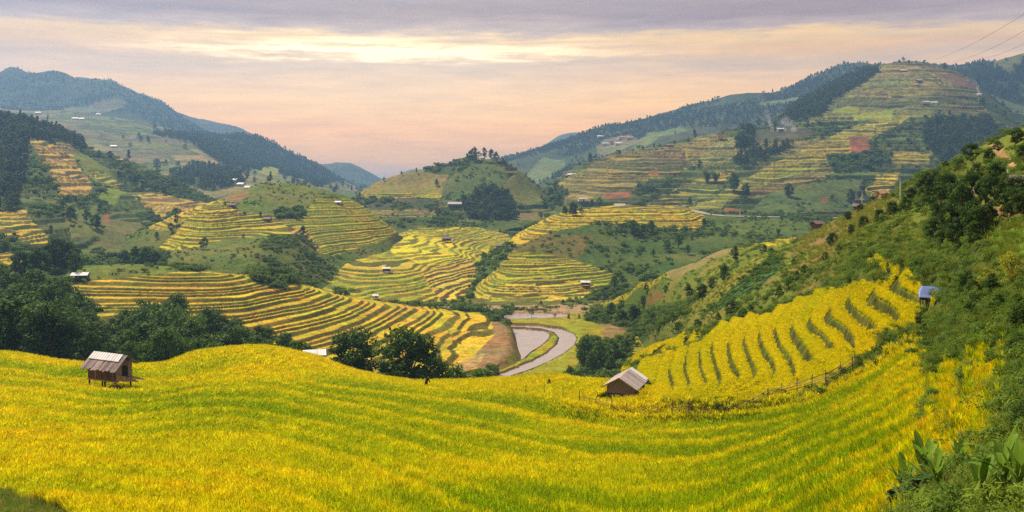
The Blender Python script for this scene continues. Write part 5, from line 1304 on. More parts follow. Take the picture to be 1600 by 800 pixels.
def gable_hut():
    p = near.at(978, 618); p.z -= .25
    o = tag(empty('field_hut', p, R(67)), 'gable-end hut with greyed sheet roof, on posts by the stepped rice', 'hut')
    o.scale = (.92, .92, .92); L, D, H, z0 = 3.7, 2.7, .85, 1.0; pitch = 30; rh = D / 2 * math.tan(R(pitch))
    for a in (-1, 0, 1):
        for b_ in (-1, 1):
            m = MB(); m.tube([(a * (L / 2 - .12), b_ * (D / 2 - .12), -.9), (a * (L / 2 - .12), b_ * (D / 2 - .12), z0)], [.1, .085], 8); m.build('post', M_POST, o)
    m = MB(); m.box((0, 0, z0), (L + .1, D + .1, .1)); m.build('floor', M_WOOD, o)
    m = MB()
    for s in (-1, 1): m.box((0, s * D / 2, z0 + .05 + H / 2), (L - .1, .07, H))
    m.build('wall', M_WOOD, o)
    for s, nm in ((-1, 'gable_wall'), (1, 'gable_wall')):
        m = MB(); x = s * L / 2
        m.prism([(x - .03, -D / 2 - .05, z0 + .06), (x - .03, D / 2 + .05, z0 + .06), (x - .03, D / 2 + .05, z0 + H), (x - .03, 0, z0 + H + rh), (x - .03, -D / 2 - .05, z0 + H)], (.06, 0, 0)); m.build(nm, M_GABLE, o)
    m = MB(); e = D / 2 + .45; zr = z0 + H + rh + .06; ze = zr - e * math.tan(R(pitch)); xs = [-L / 2 - .55, -.85, .45, L / 2 + .35]
    for s in (-1, 1):
        for k in range(3):   # three lapped sheets a side
            m.prism([(xs[k] - .05, 0, zr + .025 * k), (xs[k + 1], 0, zr + .025 * k), (xs[k + 1], s * e, ze + .025 * k), (xs[k] - .05, s * e, ze + .025 * k)], (0, 0, .03))
    m.build('roof', M_FIBRE, o)
    m = MB(); k = 2
    m.prism([(1.25, -.02, zr + .09), (L / 2 + .3, -.02, zr + .09), (L / 2 + .3, -e + .1, ze + .15), (1.25, -e + .1, ze + .15)], (0, 0, .015)); m.build('tin_sheet', M_TIN, o)
    m = MB()
    for s in (-1, 1): m.prism([(xs[0] - .08, 0, zr - .06), (xs[0] - .08, 0, zr + .07), (xs[0] - .08, s * e, ze + .07), (xs[0] - .08, s * e, ze - .06)], (.03, 0, 0))
    m.build('bargeboard', M_WOODL, o)
    m = MB(); m.box((-L / 2 - .02, -D / 2 + .32, z0 - .25), (.06, .7, .9)); m.build('hatch', M_GABLE, o)
gable_hut()

def tarp_shelter():
    p = near.at(1461, 462); p.z -= .28
    o = tag(empty('tarp_shelter', p, R(55)), 'low shelter under a faded blue tarpaulin on the weedy bank', 'shelter')
    Wd, L, H = 1.7, 1.6, .8
    m, nt, out = new_mat('blue_tarpaulin'); b = N(nt, 'BsdfPrincipled'); b.inputs['Roughness'].default_value = .6
    tc = N(nt, 'TexCoord'); n = noise_tex(nt, tc.outputs['Object'], 1.4, 4, .6)
    nt.links.new(mixc(nt, mth(nt, 'MULTIPLY_ADD', n, 2, -.5, True), (.035,.065,.22), (.10,.16,.36)), b.inputs['Base Color'])
    bp = N(nt, 'Bump'); bp.inputs['Strength'].default_value = .15; bp.inputs['Distance'].default_value = .04; nt.links.new(n, bp.inputs['Height']); nt.links.new(bp.outputs[0], b.inputs['Normal'])
    nt.links.new(b.outputs[0], out.inputs[0])
    t = MB(); pts = [(-Wd / 2 - .2, .28), (-Wd / 2, .50), (-Wd * .3, .86), (-.1, 1.02), (.25, .98), (Wd * .38, .70), (Wd / 2 + .1, .40)]
    pts = [tuple(q) for q in pchip(np.arange(7), np.array(pts), np.linspace(0, 6, 31))]
    ys = list(np.linspace(-L / 2, L / 2, 13))
    V = [[Vector((x, y + .03 * math.sin(i * .5 + k * .4), z * H)) for i, (x, z) in enumerate(pts)] for k, y in enumerate(ys)]
    nq = len(pts); ix = np.arange(13 * nq).reshape(13, nq)
    ob = link('tarpaulin', np_mesh('tarpaulin', np.array([tuple(q) for r_ in V for q in r_]), np.stack([ix[:-1, :-1], ix[:-1, 1:], ix[1:, 1:], ix[1:, :-1]], -1).reshape(-1, 4), m, True), o)
    sd = ob.modifiers.new('thick', 'SOLIDIFY'); sd.thickness = .02
    for x, z in ((-Wd / 2, .48), (0, .98), (Wd / 2, .48)):
        for y in (-L / 2 + .1, L / 2 - .1):
            q = MB(); q.tube([(x, y, -.3), (x, y, z * H)], .035, 6); q.build('post', M_POST, o)
    q = MB(); q.box((.1, .15, .25), (Wd * .8, L * .7, .5)); q.build('stack', M_POST, o)
tarp_shelter()

gable_house(ground(491, 124) + Vector((0, 0, .2)), R(14), 2.6, 2.4, 1.0, 20, M_TINF, M_WOOD, 'shed with a flat pale tin roof behind the field crest, left of the big trees', 'shed', 'shed', .3, stilts=.7)
o = LAYERS['L1'].at(126, 437)
def long_barn():
    b = tag(empty('barn', o, R(4)), 'open barn with a long white roof at the left end of the striped terraces', 'barn')
    L, D = 5.0, 2.4
    for a in (-1, 0, 1):
        for s in (-1, 1):
            m = MB(); m.tube([(a * (L / 2 - .2), s * (D / 2 - .1), -.6), (a * (L / 2 - .2), s * (D / 2 - .1), 1.75)], .1, 6); m.build('post', M_POST, b)
    m = MB(); m.box((0, 0, .62), (L, D, .12)); m.build('floor', M_POST, b)
    m = MB(); m.box((-.4, D / 2 - .1, 1.15), (L - 1, .08, 1.0)); m.box((L / 2 - .1, 0, 1.15), (.08, D - .3, 1.0)); m.build('wall', M_WOOD, b)
    m = MB()
    for s in (-1, 1): m.prism([(-L / 2 - .3, 0, 2.6), (L / 2 + .3, 0, 2.6), (L / 2 + .3, s * 1.7, 1.72), (-L / 2 - .3, s * 1.7, 1.72)], (0, 0, .06))
    m.build('roof', M_TINF, b)
long_barn()

H = gable_house
H(fields.at(604, 424), R(3), 3.6, 2.6, 1.3, 24, M_TINF, M_WOOD, 'white-roofed hut in the middle of the green and yellow paddies', 'hut', 'field_hut', .25, stilts=.8)
H(fields.at(587, 466), R(0), 2.4, 2.0, 1.1, 24, M_TINF, M_PLASTER, 'smallest white-roofed hut, at the lower edge of the paddies near the river', 'hut', 'field_hut', .2, stilts=.5)
H(ridgeR.at(915, 447), R(-6), 4.2, 3.0, 1.2, 22, M_TINF, M_WOOD, 'pale-roofed hut with a dark open front among ripe terraces by the thicket', 'hut', 'field_hut', .3, stilts=.9)
H(fields.at(698, 377), R(5), 6.0, 3.6, 1.6, 26, M_DARKROOF, M_WOOD, 'dark brown hut at the top edge of the brightest valley paddies', 'hut', 'field_hut', .4, stilts=.8)
H(ridgeR.at(783, 387), R(-8), 5.2, 3.2, 1.4, 28, M_DARKROOF, M_WOOD, 'dark hut where the stream gully meets the red-brown slope', 'hut', 'field_hut', .4, stilts=.7)
H(hillD.at(711, 321), R(-4), 11.5, 6.0, 2.2, 26, M_GREYROOF, M_WOOD, 'long grey-roofed farmhouse beside the dark wood on the centre hill', 'house', 'house', .7, windows=2)
H(hillC.at(529, 318), R(-12), 4.0, 2.6, 1.4, 25, M_TINF, M_ORANGE, 'small pale-roofed hut on the right shoulder of the grassy hill', 'hut', 'field_hut', .25)
H(hillC.at(363, 324), R(8), 4.0, 2.8, 1.5, 30, M_DARKROOF, M_WOOD, 'dark hut at the head of the stepped yellow fields', 'hut', 'field_hut', .3)
H(hillC.at(418, 347), R(-5), 4.0, 2.8, 1.3, 28, M_DARKROOF, M_WOOD, 'dark hut at the right end of the stepped green fields', 'hut', 'field_hut', .3)
H(hillB.at(189, 251), R(-14), 5.0, 3.4, 1.9, 26, M_REDROOF, M_ORANGE, 'red-roofed house beside a tall conifer on the left slope', 'house', 'house', .4)
H(valley.at(178, 230), R(0), 10.0, 6, 2.4, 24, M_TINF, M_PLASTER, 'pale house alone in the hazy fields above the left slope', 'house', 'house', .6, windows=2)
for px, py, l, lb in ((365,287,10,'leftmost and largest of the white farm buildings at the wood edge'),(377,291,8,'middle white farm building on the lane at the wood edge'),(388,296,7,'lowest white farm building on the lane at the wood edge')):
    H(valley.at(px, py), R(-22), l, 6, 2.4, 24, M_TINF, M_PLASTER, lb, 'farm building', 'farm_building', .6, group='white farm buildings', windows=1)
for px, py, l, lb in ((118,186,12,'whitest of the tiny houses under the blue mountain'),(128,187,10,'tiny house touching the whitest one under the blue mountain'),(154,176,10,'tiny house highest up beneath the blue mountain'),(60,176,11,'tiny house nearest the dark forested slope under the blue mountain')):
    H(valley.at(px, py), R(5), l, 7, 3, 24, M_TINF, M_PLASTER, lb, 'house', 'house', .6, group='tiny far houses')
for px, py, l, rf, wl, rz, lb in ((958,222,16,M_REDROOF,M_ORANGE,70,'tall orange gable house of the ridge village'),(972,214,18,M_REDROOF,M_PLASTER,5,'red-roofed long house at the top of the ridge village'),(946,225,13,M_GREYROOF,M_PLASTER,-10,'grey-roofed house at the left end of the ridge village'),(966,227,14,M_TINF,M_PLASTER,0,'white-roofed house lowest in the ridge village'),(984,217,12,M_REDROOF,M_ORANGE,-5,'small red-roofed house at the right end of the ridge village'),(938,212,13,M_TINF,M_PLASTER,0,'pale house among trees left of the ridge village')):
    H(ridgeF.at(px, py), R(rz), l, 9, 4.5, 26, rf, wl, lb, 'house', 'house', .8, group='ridge village houses', windows=2)
H(hillR.at(893, 271), R(-6), 8, 5, 2.6, 26, M_TINF, M_ORANGE, 'white-roofed house with orange walls at the left end of the terraced shoulder', 'house', 'house', .5, windows=2)
H(hillR.at(886, 272), R(10), 5, 4, 2.0, 26, M_REDROOF, M_WOOD, 'small red-roofed shed against the white-roofed orange house', 'shed', 'shed', .4)
H(hillR.at(1046, 225), R(-12), 7, 4.5, 2.2, 28, M_DARKROOF, M_WOOD, 'dark-roofed hut on the crest of the terraced shoulder', 'hut', 'field_hut', .5)
H(hillR.at(1126, 215), R(75), 6, 6, 6.0, 20, M_REDROOF, M_ORANGE, 'tall orange house below the dark hilltop wood', 'house', 'house', .4, windows=1)
H(hillR.at(910, 314), R(4), 7, 5, 2.2, 22, M_GREYROOF, M_PLASTER, 'grey-roofed roadside house left of the bare red bank', 'house', 'house', .5, windows=2)
H(hillR.at(968, 318), R(-6), 9, 5, 2.4, 24, M_GREYROOF, M_ORANGE, 'long grey-roofed house just under the bare red bank', 'house', 'house', .5, windows=2)
H(hillR.at(980, 316), R(8), 6, 4, 2.2, 26, M_DARKROOF, M_WOOD, 'dark shed at the right end of the house under the red bank', 'shed', 'shed', .4)
H(hillR.at(1446, 162), R(24), 13, 6, 2.4, 20, M_TINF, M_PLASTER, 'white house with its gable turned left, high on the great right hill', 'house', 'house', .6, windows=2)
H(hillR.at(1456, 161), R(-14), 13, 6, 2.2, 20, M_TINF, M_PLASTER, 'white long house joined to the gabled one, high on the great right hill', 'house', 'house', .6, windows=2)
H(hillR.at(1411, 110), R(0), 9, 6, 2.6, 22, M_TINF, M_WOOD, 'pale-roofed hut just under the great right hill summit', 'hut', 'field_hut', .5)
H(hillR.at(1436, 128), R(0), 8, 5, 2.4, 24, M_GREYROOF, M_WOOD, 'grey hut between the summit hut and the white houses', 'hut', 'field_hut', .5)
H(hillR.at(1530, 150), R(-30), 6, 5, 3.0, 22, M_TINF, M_PLASTER, 'white hut on the right shoulder by the thin smoke', 'hut', 'field_hut', .4)
H(hillR.at(1505, 162), R(0), 4, 3, 1.8, 24, M_DARKROOF, M_WOOD, 'tiny dark hut on the field to the right of the white houses', 'hut', 'field_hut', .3)
H(hillR.at(1219, 206), R(0), 8, 5, 2.2, 20, M_TINF, M_WOOD, 'shed with a white roof on the dark burnt field between smoke plumes', 'shed', 'shed', .5, stilts=1.0)
H(spur.at(1277, 360), R(25), 2.2, 1.7, 1.0, 30, M_DARKROOF, M_WOOD, 'dark wooden hut at the end of the pink grass slope below the road', 'hut', 'field_hut', .25, stilts=.4)
H(spur.at(1603, 296), R(-20), 1.15, 1.0, .45, 34, M_DARKROOF, M_WOOD, 'dark-roofed hut half hidden in bushes at the right photo edge', 'hut', 'field_hut', .3)
H(spur.at(1342, 322), R(-20), 1.8, 1.4, .8, 28, M_DARKROOF, M_WOOD, 'dark-roofed hut behind the spur, left of the white pole', 'hut', 'field_hut', .25)
H(spur.at(1380, 308), R(10), 1.6, 1.3, .9, 28, M_REDROOF, M_ORANGE, 'small reddish hut behind the spur, between the two poles', 'hut', 'field_hut', .2)

# ------------------------------------------------------------------ the road, its posts and a van
def ribbon(name, pts, width, mat, lift=.12):
    P = [Vector(p) for p in pts]; m = MB(); L = []
    for i, p in enumerate(P):
        t = (P[min(i + 1, len(P) - 1)] - P[max(i - 1, 0)]); t.z = 0; t.normalize(); s = Vector((-t.y, t.x, 0)) * width / 2
        L.append((p + s + Vector((0, 0, lift)), p - s + Vector((0, 0, lift))))
    for a, b_ in zip(L, L[1:]): m.prism([a[0], a[1], b_[1], b_[0]], (0, 0, -.5))
    return tag(m.build(name, mat), kind='structure')
M_ROAD = solid_mat('dusty_road', (.30,.26,.22), (.24,.20,.17), .4, .9, .1)
road = []
for px in range(985, 1345, 6):
    Y = float(np.interp(px, [985, 1040, 1080, 1100, 1130, 1345], [735, 690, 668, 655, 645, 652]))
    road.append((px, Y))
PR = []
for px, Y in road:
    z = max(ridgeR.z_at(px, Y), -1e9); PR.append(((px - 800) / F * Y, Y, z))
zs = np.array([p[2] for p in PR]); zs = np.convolve(np.pad(zs, 4, mode='edge'), np.ones(9) / 9, 'valid')
ribbon('road', [(p[0], p[1], z + .5) for p, z in zip(PR, zs)], 7.5, M_ROAD, .2)
M_CONC = solid_mat('whitewashed_concrete', (.68,.64,.58), (.5,.46,.42), 3, .85, .2)
def pole(base, h, label, arm=True, r=.14):
    o = tag(empty('utility_pole', base), label, 'pole', 'utility poles')
    m = MB(); m.tube([(0, 0, -.5), (0, 0, h)], [r, r * .65], 8); m.build('shaft', M_CONC, o)
    if arm:
        m = MB(); m.box((0, 0, h * .93), (h * .16, r * .8, r * .8)); m.build('crossarm', M_POST, o)
    return o
for px, hpx, lb in ((1087,15,'white roadside pole beside the bend in the road'),(1162,14,'thin white pole by the orange earth bank on the road'),(1234,11,'short white pole on the straight road, nearest the spur')):
    i = int(np.argmin([abs(q[0] - px) for q in road])); b_ = Vector((PR[i][0], PR[i][1] + 4.5, zs[i])); pole(b_, hpx * b_.y / F, lb, False, .28)
b_ = spur.at(1407, 306); pole(b_, 30 * b_.y / F, 'tall whitewashed pole standing on the crest of the near spur', True, .13)
b_ = spur.at(1347, 322); pole(b_, 25 * b_.y / F, 'slim pole behind the crest, left of the tall whitewashed pole', False, .09)
b_ = spur.at(1575, 282); pole(b_, 18 * b_.y / F, 'short pole by the red footpath on the bank', False, .08)
b_ = spur.at(1524, 300)
o = tag(empty('marker_stone', b_), 'small white marker stone in the weeds of the bank', 'marker stone')
m = MB(); m.prism([(-.2,-.12,-.2),(.2,-.12,-.2),(.2,-.12,.42),(0,-.12,.52),(-.2,-.12,.42)], (0,.24,0)); m.build('slab', M_CONC, o)
m = MB(); m.box((0,0,-.05), (.6,.44,.16)); m.build('base', M_CONC, o)

def van(px, label, mat, rz):
    i = int(np.argmin([abs(q[0] - px) for q in road])); p = Vector((PR[i][0], PR[i][1] - 1.0, zs[i] + .72))
    o = tag(empty('van', p, rz), label, 'van', 'vans parked on the road')
    m = MB(); m.prism([(-2.4,-.9,.35),(2.4,-.9,.35),(2.4,-.9,1.15),(1.75,-.9,1.3),(1.2,-.9,2.1),(-2.35,-.9,2.15),(-2.4,-.9,1.2)], (0,1.8,0)); m.build('body', mat, o)
    m = MB(); m.box((-.5,-.91,1.65), (2.7,.04,.5)); m.build('side_window', M_DOOR, o)
    m = MB(); m.quad((1.77,-.8,1.34),(1.77,.8,1.34),(1.25,.75,2.05),(1.25,-.75,2.05)); m.build('windscreen', M_DOOR, o)
    for a in (-1.5, 1.5):
        for s in (-.85, .85):
            m = MB(); m.tube([(a, s - .1, .35), (a, s + .1, .35)], .36, 12); m.build('wheel', M_DOOR, o)
M_VANW = solid_mat('white_van_paint', (.75,.75,.76), (.66,.66,.68), 2, .35, .02); M_VANB = solid_mat('grey_blue_van_paint', (.35,.42,.52), (.3,.36,.45), 2, .35, .02)
van(1058, 'white van parked at the bend of the road', M_VANW, R(-20)); van(1068, 'grey-blue van parked at the bend of the road', M_VANB, R(-35))

# ------------------------------------------------------------------ fence along the ditch
def fence():
    path = [(822,613),(850,617),(880,622),(905,627),(930,633),(955,639),(980,646),(1005,652),(1028,655),(1050,656),(1075,655),(1100,652),(1125,649),(1150,645),(1175,640),(1200,635),(1222,631),(1245,624),(1268,618),(1290,612),(1312,602),(1332,590)]
    P = [near.at(*q) for q in path]
    o = tag(empty('rail_fence', P[9]), 'rough pole fence along the ditch below the stepped rice', 'fence')
    for k, p in enumerate(P):
        m = MB(); q = p - P[9]; lean = rng.normal(0, .05, 2); h = 1.5 + rng.uniform(-.15, .25)
        m.tube([q + Vector((0, 0, -.4)), q + Vector((lean[0], lean[1], h))], [.04, .03], 6); m.build('post', M_WOODL if k % 3 else M_POST, o)
    for z in (.85, 1.05, 1.28):
        for k in range(3 if z < 1.2 else 7, len(P) - 1):
            if rng.random() < (.0 if k > 8 else .45): continue
            a, b_ = P[k] - P[9], P[k + 1] - P[9]; d_ = (b_ - a).normalized() * .15
            m = MB(); m.tube([a - d_ + Vector((0, -.06, z + rng.uniform(-.06, .06))), b_ + d_ + Vector((0, -.06, z + rng.uniform(-.06, .06)))], .024, 5); m.build('rail', M_WOODL if rng.random() < .5 else M_POST, o)
    ribbon('ditch_path', [near.at(px, py + 4) + Vector((0, 0, .0)) for px, py in path[8:]], .5, M_ROADP, .16)
M_ROADP = solid_mat('dry_mud', (.33,.24,.15), (.22,.15,.09), 2, .9, .3)
fence()

# ------------------------------------------------------------------ a farmer bending in the rice
def farmer():
    p = near.at(666, 604); p.z += .22
    v = [(0,0,.88),(0,-.10,1.10),(0,-.26,1.30),(0,-.36,1.40),(0,-.46,1.46),(0,-.53,1.50),
         (.17,-.30,1.30),(.22,-.36,1.06),(.16,-.48,.86),(-.17,-.30,1.30),(-.22,-.38,1.06),(-.14,-.52,.88),
         (.10,.0,.82),(.11,-.02,.45),(.11,.03,.06),(.11,-.10,.03),(-.10,.0,.82),(-.11,-.03,.45),(-.11,.03,.06),(-.11,-.10,.03)]
    e = [(0,1),(1,2),(2,3),(3,4),(4,5),(2,6),(6,7),(7,8),(2,9),(9,10),(10,11),(0,12),(12,13),(13,14),(14,15),(0,16),(16,17),(17,18),(18,19)]
    r = [.15,.15,.15,.06,.10,.085,.075,.055,.04,.075,.055,.04,.10,.07,.05,.04,.10,.07,.05,.04]
    me = bpy.data.meshes.new('person'); me.from_pydata(v, e, []); 
    cloth = solid_mat('dark_jacket', (.035,.02,.03), (.02,.012,.02), 6, .9, .2); me.materials.append(cloth)
    o = link('person', me, None, p); o.rotation_euler = (0, 0, R(35))
    o.modifiers.new('skin', 'SKIN'); 
    for k, q in enumerate(me.skin_vertices[0].data): q.radius = (r[k], r[k]); q.use_root = (k == 0)
    sb = o.modifiers.new('round', 'SUBSURF'); sb.levels = 1; sb.render_levels = 1
    tag(o, 'person in dark clothes bending over in the golden field', 'person')
    m = MB(); m.tube([(0,-.50,1.50),(0,-.52,1.57),(0,-.53,1.62)], [.125,.11,.03], 10); m.build('headscarf', solid_mat('red_brown_scarf', (.22,.06,.04), None, 5, .9, .1), o)
farmer()

# ------------------------------------------------------------------ broad-leaved plants at the corner of the bank
def blade_leaf(mb, base, az_, L, wd, up, droop, n=8):
    b = Vector(base); dirh = Vector((math.cos(az_), math.sin(az_), 0)); side = Vector((-math.sin(az_), math.cos(az_), 0)); rows = []
    for i in range(n + 1):
        t = i / n
        c = b + dirh * (L * (math.cos(up) * t + .25 * droop * t * t)) + Vector((0, 0, L * (math.sin(up) * t - droop * t ** 2.4)))
        w = wd * (math.sin(math.pi * min(1, t * .92 + .06)) ** .75) * (1 if t < .97 else .25); fold = Vector((0, 0, .28 * w))
        rows.append((c + side * w + fold, c, c - side * w + fold))
    for a, c in zip(rows, rows[1:]):
        mb.quad(a[0], a[1], c[1], c[0]); mb.quad(a[1], a[2], c[2], c[1])
M_BROAD = leaf_mat('broad_leaf', (.10,.21,.025), (.18,.30,.03), (.28,.36,.05), .35, False, 5)
M_ROUND = leaf_mat('round_leaf', (.035,.085,.02), (.06,.12,.025), (.10,.16,.03), .25, False, 5)
def broad_plant(p, n, L, label, seed, lean=1.0):
    r = np.random.default_rng(seed)
    o = tag(empty('broadleaf_plant', p), label, 'plant', 'broad-leaved plants')
    m = MB(); m.tube([(0,0,-.1),(.02,.01,L * .35),(.03,.02,L * .55)], [.035,.028,.015], 6); m.build('stem', M_LEAF_STEM, o)
    for k in range(n):
        m = MB(); a = k * 2.4 + r.normal(0, .3)
        blade_leaf(m, (.02, .01, L * (.1 + .45 * k / n)), a, L * r.uniform(.6, 1.0), L * r.uniform(.065, .10), R(r.uniform(48, 80)) * lean, r.uniform(.05, .45)); m.build('leaf', M_BROAD, o, smooth=True)
M_LEAF_STEM = solid_mat('green_stem', (.12,.17,.04), (.08,.12,.03), 4, .7, .1)
def round_bush(p, size, label, seed):
    r = np.random.default_rng(seed); o = tag(empty('creeper_bush', p), label, 'bush', 'round-leaved bushes')
    m = MB()
    for k in range(9):
        a = r.uniform(0, 6.28); m.tube([(0,0,-.1),(math.cos(a) * size * .3, math.sin(a) * size * .3, size * .35),(math.cos(a) * size * .55, math.sin(a) * size * .55, size * r.uniform(.4, .75))], [.02,.014,.006], 5)
    m.build('stem', M_LEAF_STEM, o)
    n = 520; d = r.normal(0, 1, (n, 3)); d[:, 2] = np.abs(d[:, 2]) * .9; d /= np.linalg.norm(d, axis=1, keepdims=True)
    C = d * size * np.array([.75, .75, .8]) * np.cbrt(r.uniform(.35, 1, n))[:, None] * (.8 + .35 * vnoise(d[:, 0] * 3 + seed, d[:, 1] * 3))[:, None]
    nd = d * .5 + np.array([0, 0, .9]) + r.normal(0, .3, (n, 3)); nd /= np.linalg.norm(nd, axis=1, keepdims=True)
    a = np.cross(nd, r.normal(0, 1, (n, 3))); a /= np.linalg.norm(a, axis=1, keepdims=True); b = np.cross(nd, a); s = r.uniform(.035, .075, n)[:, None]
    ring = [C + (a * math.cos(q) + b * math.sin(q)) * s + nd * s * .15 * math.cos(2 * q) for q in np.linspace(0, 2 * math.pi, 7)[:-1]]
    V = np.stack(ring, 1).reshape(-1, 3); Q = np.arange(n * 6).reshape(n, 6)
    link('foliage', np_mesh('foliage', V, Q, M_ROUND), o)
for px, py, n, L, lb, sd in ((1412,762,11,.95,'tall broad-leaved plant at the edge of the rice',1),(1442,768,10,.95,'broad-leaved plant with arching yellow-green leaves, rooted just behind the round-leaved bush',2),(1462,776,9,.7,'smaller broad-leaved plant between the bush and the weeds',3),(1500,748,9,.55,'small pale broad-leaved rosette among the bank weeds',4),(1566,790,8,.8,'biggest upright broad leaves close to the right photo edge',5),(1590,800,7,.65,'broad-leaved plant cut by the right photo edge',6),(1432,822,7,.5,'low broad-leaved plant at the bottom photo edge',7),(1530,815,8,.7,'drooping broad-leaved plant at the bottom of the bank',8),(1480,822,8,.5,'short broad-leaved plant under the round-leaved bushes',9)):
    broad_plant(near.at(px, py) + Vector((0, 0, .12)), n + 3, L * .85, lb, sd)
for px, py, sz, lb, sd in ((1425,772,.62,'dark round-leaved bush wrapped around the tall broad-leaved plant',11),(1452,778,.55,'dark round-leaved bush to the right of the tall broad-leaved plant',12),(1400,800,.5,'round-leaved bush spilling over the rice edge',13),(1355,806,.42,'lowest round-leaved bush at the bottom photo edge by the rice',14),(1378,815,.4,'round-leaved bush beside the lowest one at the bottom photo edge',15)):
    round_bush(near.at(px, py), sz, lb, sd)

# ------------------------------------------------------------------ power cables over the right-hand hills
M_WIRE = solid_mat('grey_cable', (.22,.21,.23), None, 2, .6, .05)
for (a, b_, lb) in (((1462,92,620),(1640,-4,300),'uppermost of the three power cables crossing the sky'),((1490,96,620),(1640,24,300),'middle one of the three power cables crossing the sky'),((1530,92,620),(1660,34,300),'lowest of the three power cables crossing the sky')):
    A, B = W(*a), W(*b_); m = MB(); pts = []
    for k in range(25):
        t = k / 24; q = A.lerp(B, t); q.z -= 5.0 * 4 * t * (1 - t) * .5; pts.append(q)
    m.tube(pts, .075, 5); tag(m.build('power_cable', M_WIRE), lb, 'power cable', 'power cables')

# ------------------------------------------------------------------ smoke from the burning stubble
def smoke_mat(name, dens, sc):
    m, nt, out = new_mat(name)
    v = N(nt, 'VolumePrincipled'); v.inputs['Color'].default_value = (.95,.96,1,1)
    tc = N(nt, 'TexCoord'); n = noise_tex(nt, tc.outputs['Object'], sc, 4, .65)
    sp = N(nt, 'SeparateXYZ'); nt.links.new(tc.outputs['Generated'], sp.inputs[0])
    fall = mth(nt, 'POWER', mth(nt, 'SUBTRACT', 1.0, sp.outputs[2], None, True), 1.3)
    nt.links.new(mth(nt, 'MULTIPLY', mth(nt, 'MULTIPLY', mth(nt, 'MULTIPLY_ADD', n, 2.6, -.95, True), fall), dens), v.inputs['Density'])
    nt.links.new(v.outputs[0], out.inputs['Volume']); return m
SM = smoke_mat('white_smoke', .16, .16)
for px, py, h, sx, w0, w1, lb in ((1207,208,30,-9,1.6,5,'s'),(1216,208,14,2,1.6,4,'s'),(1227,207,13,-2,1.6,4.5,'s'),(1243,207,17,-16,3.0,7,'s'),(1532,150,26,-12,1.2,4,'s')):
    p = hillR.at(px, py); m = MB(); pts = []; rd = []
    for k in range(7):
        t = k / 6; pts.append(Vector((sx * t ** 1.4 + .8 * math.sin(5 * t + px), 2 * math.sin(3 * t), h * t))); rd.append(w0 + (w1 - w0) * t ** .7)
    m.tube(pts, rd, 10); tag(m.build('smoke', SM, None, p, True), 'white smoke rising from burning stubble', None, None, 'stuff')
label_rows()
# ------------------------------------------------------------------ air, sky, sun, camera
def haze_box():
    mb = MB()
    mb.prism([(-7200,-60,-215),(7200,-60,-215),(7200,4300,-215),(-7200,4300,-215)], (0,0,215 + 470))
    m, nt, out = new_mat('valley_haze')
    v = N(nt, 'VolumePrincipled')
    v.inputs['Color'].default_value = (.235,.415,.74,1)
    v.inputs['Density'].default_value = HAZE_D
    v.inputs['Anisotropy'].default_value = .35
    nt.links.new(v.outputs[0], out.inputs['Volume'])
    o = mb.build('haze', m); tag(o, kind='stuff')
HAZE_D = .0002
haze_box()

SUN_AZ, SUN_EL = -38.0, 50.0          # degrees, azimuth from +Y towards +X
SKYL = [(290, (0.62, 0.42, 0.36)), (255, (1.12, 0.53, 0.17)), (205, (1.8, 0.7, 0.02)), (160, (1.98, 0.92, 0.04)), (128, (1.75, 0.86, 0.14)), (100, (1.2, 0.64, 0.17)), (82, (1.42, 0.66, 0.06)), (62, (1.4, 0.78, 0.13)), (48, (0.72, 0.42, 0.26)), (28, (0.45, 0.22, 0.14)), (5, (0.52, 0.29, 0.2)), (-40, (0.6, 0.5, 0.5)), (-200, (0.44, 0.42, 0.47))]
w = bpy.data.worlds.new('World'); SC.world = w; w.use_nodes = True
nt = w.node_tree; nt.nodes.clear()
out = nt.nodes.new('ShaderNodeOutputWorld')
sky = N(nt, 'TexSky'); sky.sky_type = 'NISHITA'; sky.sun_disc = False
sky.sun_elevation = R(SUN_EL); sky.sun_rotation = R(SUN_AZ)
bg1 = N(nt, 'Background'); bg1.inputs[1].default_value = .1
nt.links.new(sky.outputs[0], bg1.inputs[0])
tc = N(nt, 'TexCoord')
nrm = N(nt, 'VectorMath', operation='NORMALIZE'); nt.links.new(tc.outputs['Generated'], nrm.inputs[0])
sp = N(nt, 'SeparateXYZ'); nt.links.new(nrm.outputs[0], sp.inputs[0])
az = mth(nt, 'ARCTAN2', sp.outputs[0], sp.outputs[1])
el = mth(nt, 'ARCSINE', sp.outputs[2])
def sky_noise(kx, ky, detail, rough, ox=0.0):
    c = N(nt, 'CombineXYZ')
    nt.links.new(mth(nt, 'MULTIPLY_ADD', az, kx, ox), c.inputs[0]); nt.links.new(mth(nt, 'MULTIPLY', el, ky), c.inputs[1])
    return noise_tex(nt, c.outputs[0], 1.0, detail, rough)
def srgb(r, g, b):
    f = lambda c: (c / 255 / 12.92) if c < 11 else ((c / 255 + .055) / 1.055) ** 2.4
    return (f(r), f(g), f(b), 1)
def ramp(fac, stops):
    r = N(nt, 'ValToRGB'); e = r.color_ramp.elements
    while len(e) < len(stops): e.new(.5)
    for k, (p, c) in zip(e, sorted(stops)): k.position = p; k.color = c
    nt.links.new(fac, r.inputs[0]); return r.outputs[0]
n_big = sky_noise(5, 34, 6, .62)
n_fine = sky_noise(16, 120, 7, .66, 3.0)
el2 = mth(nt, 'ADD', el, mth(nt, 'ADD', mth(nt, 'MULTIPLY_ADD', n_big, .044, -.022), mth(nt, 'MULTIPLY_ADD', n_fine, .022, -.011)))
E = lambda py: max(0.0, min(1.0, (math.atan((HZ - py) / F) + .02) / .34))
fac = mth(nt, 'MULTIPLY_ADD', el2, 1 / .34, .02 / .34, True)
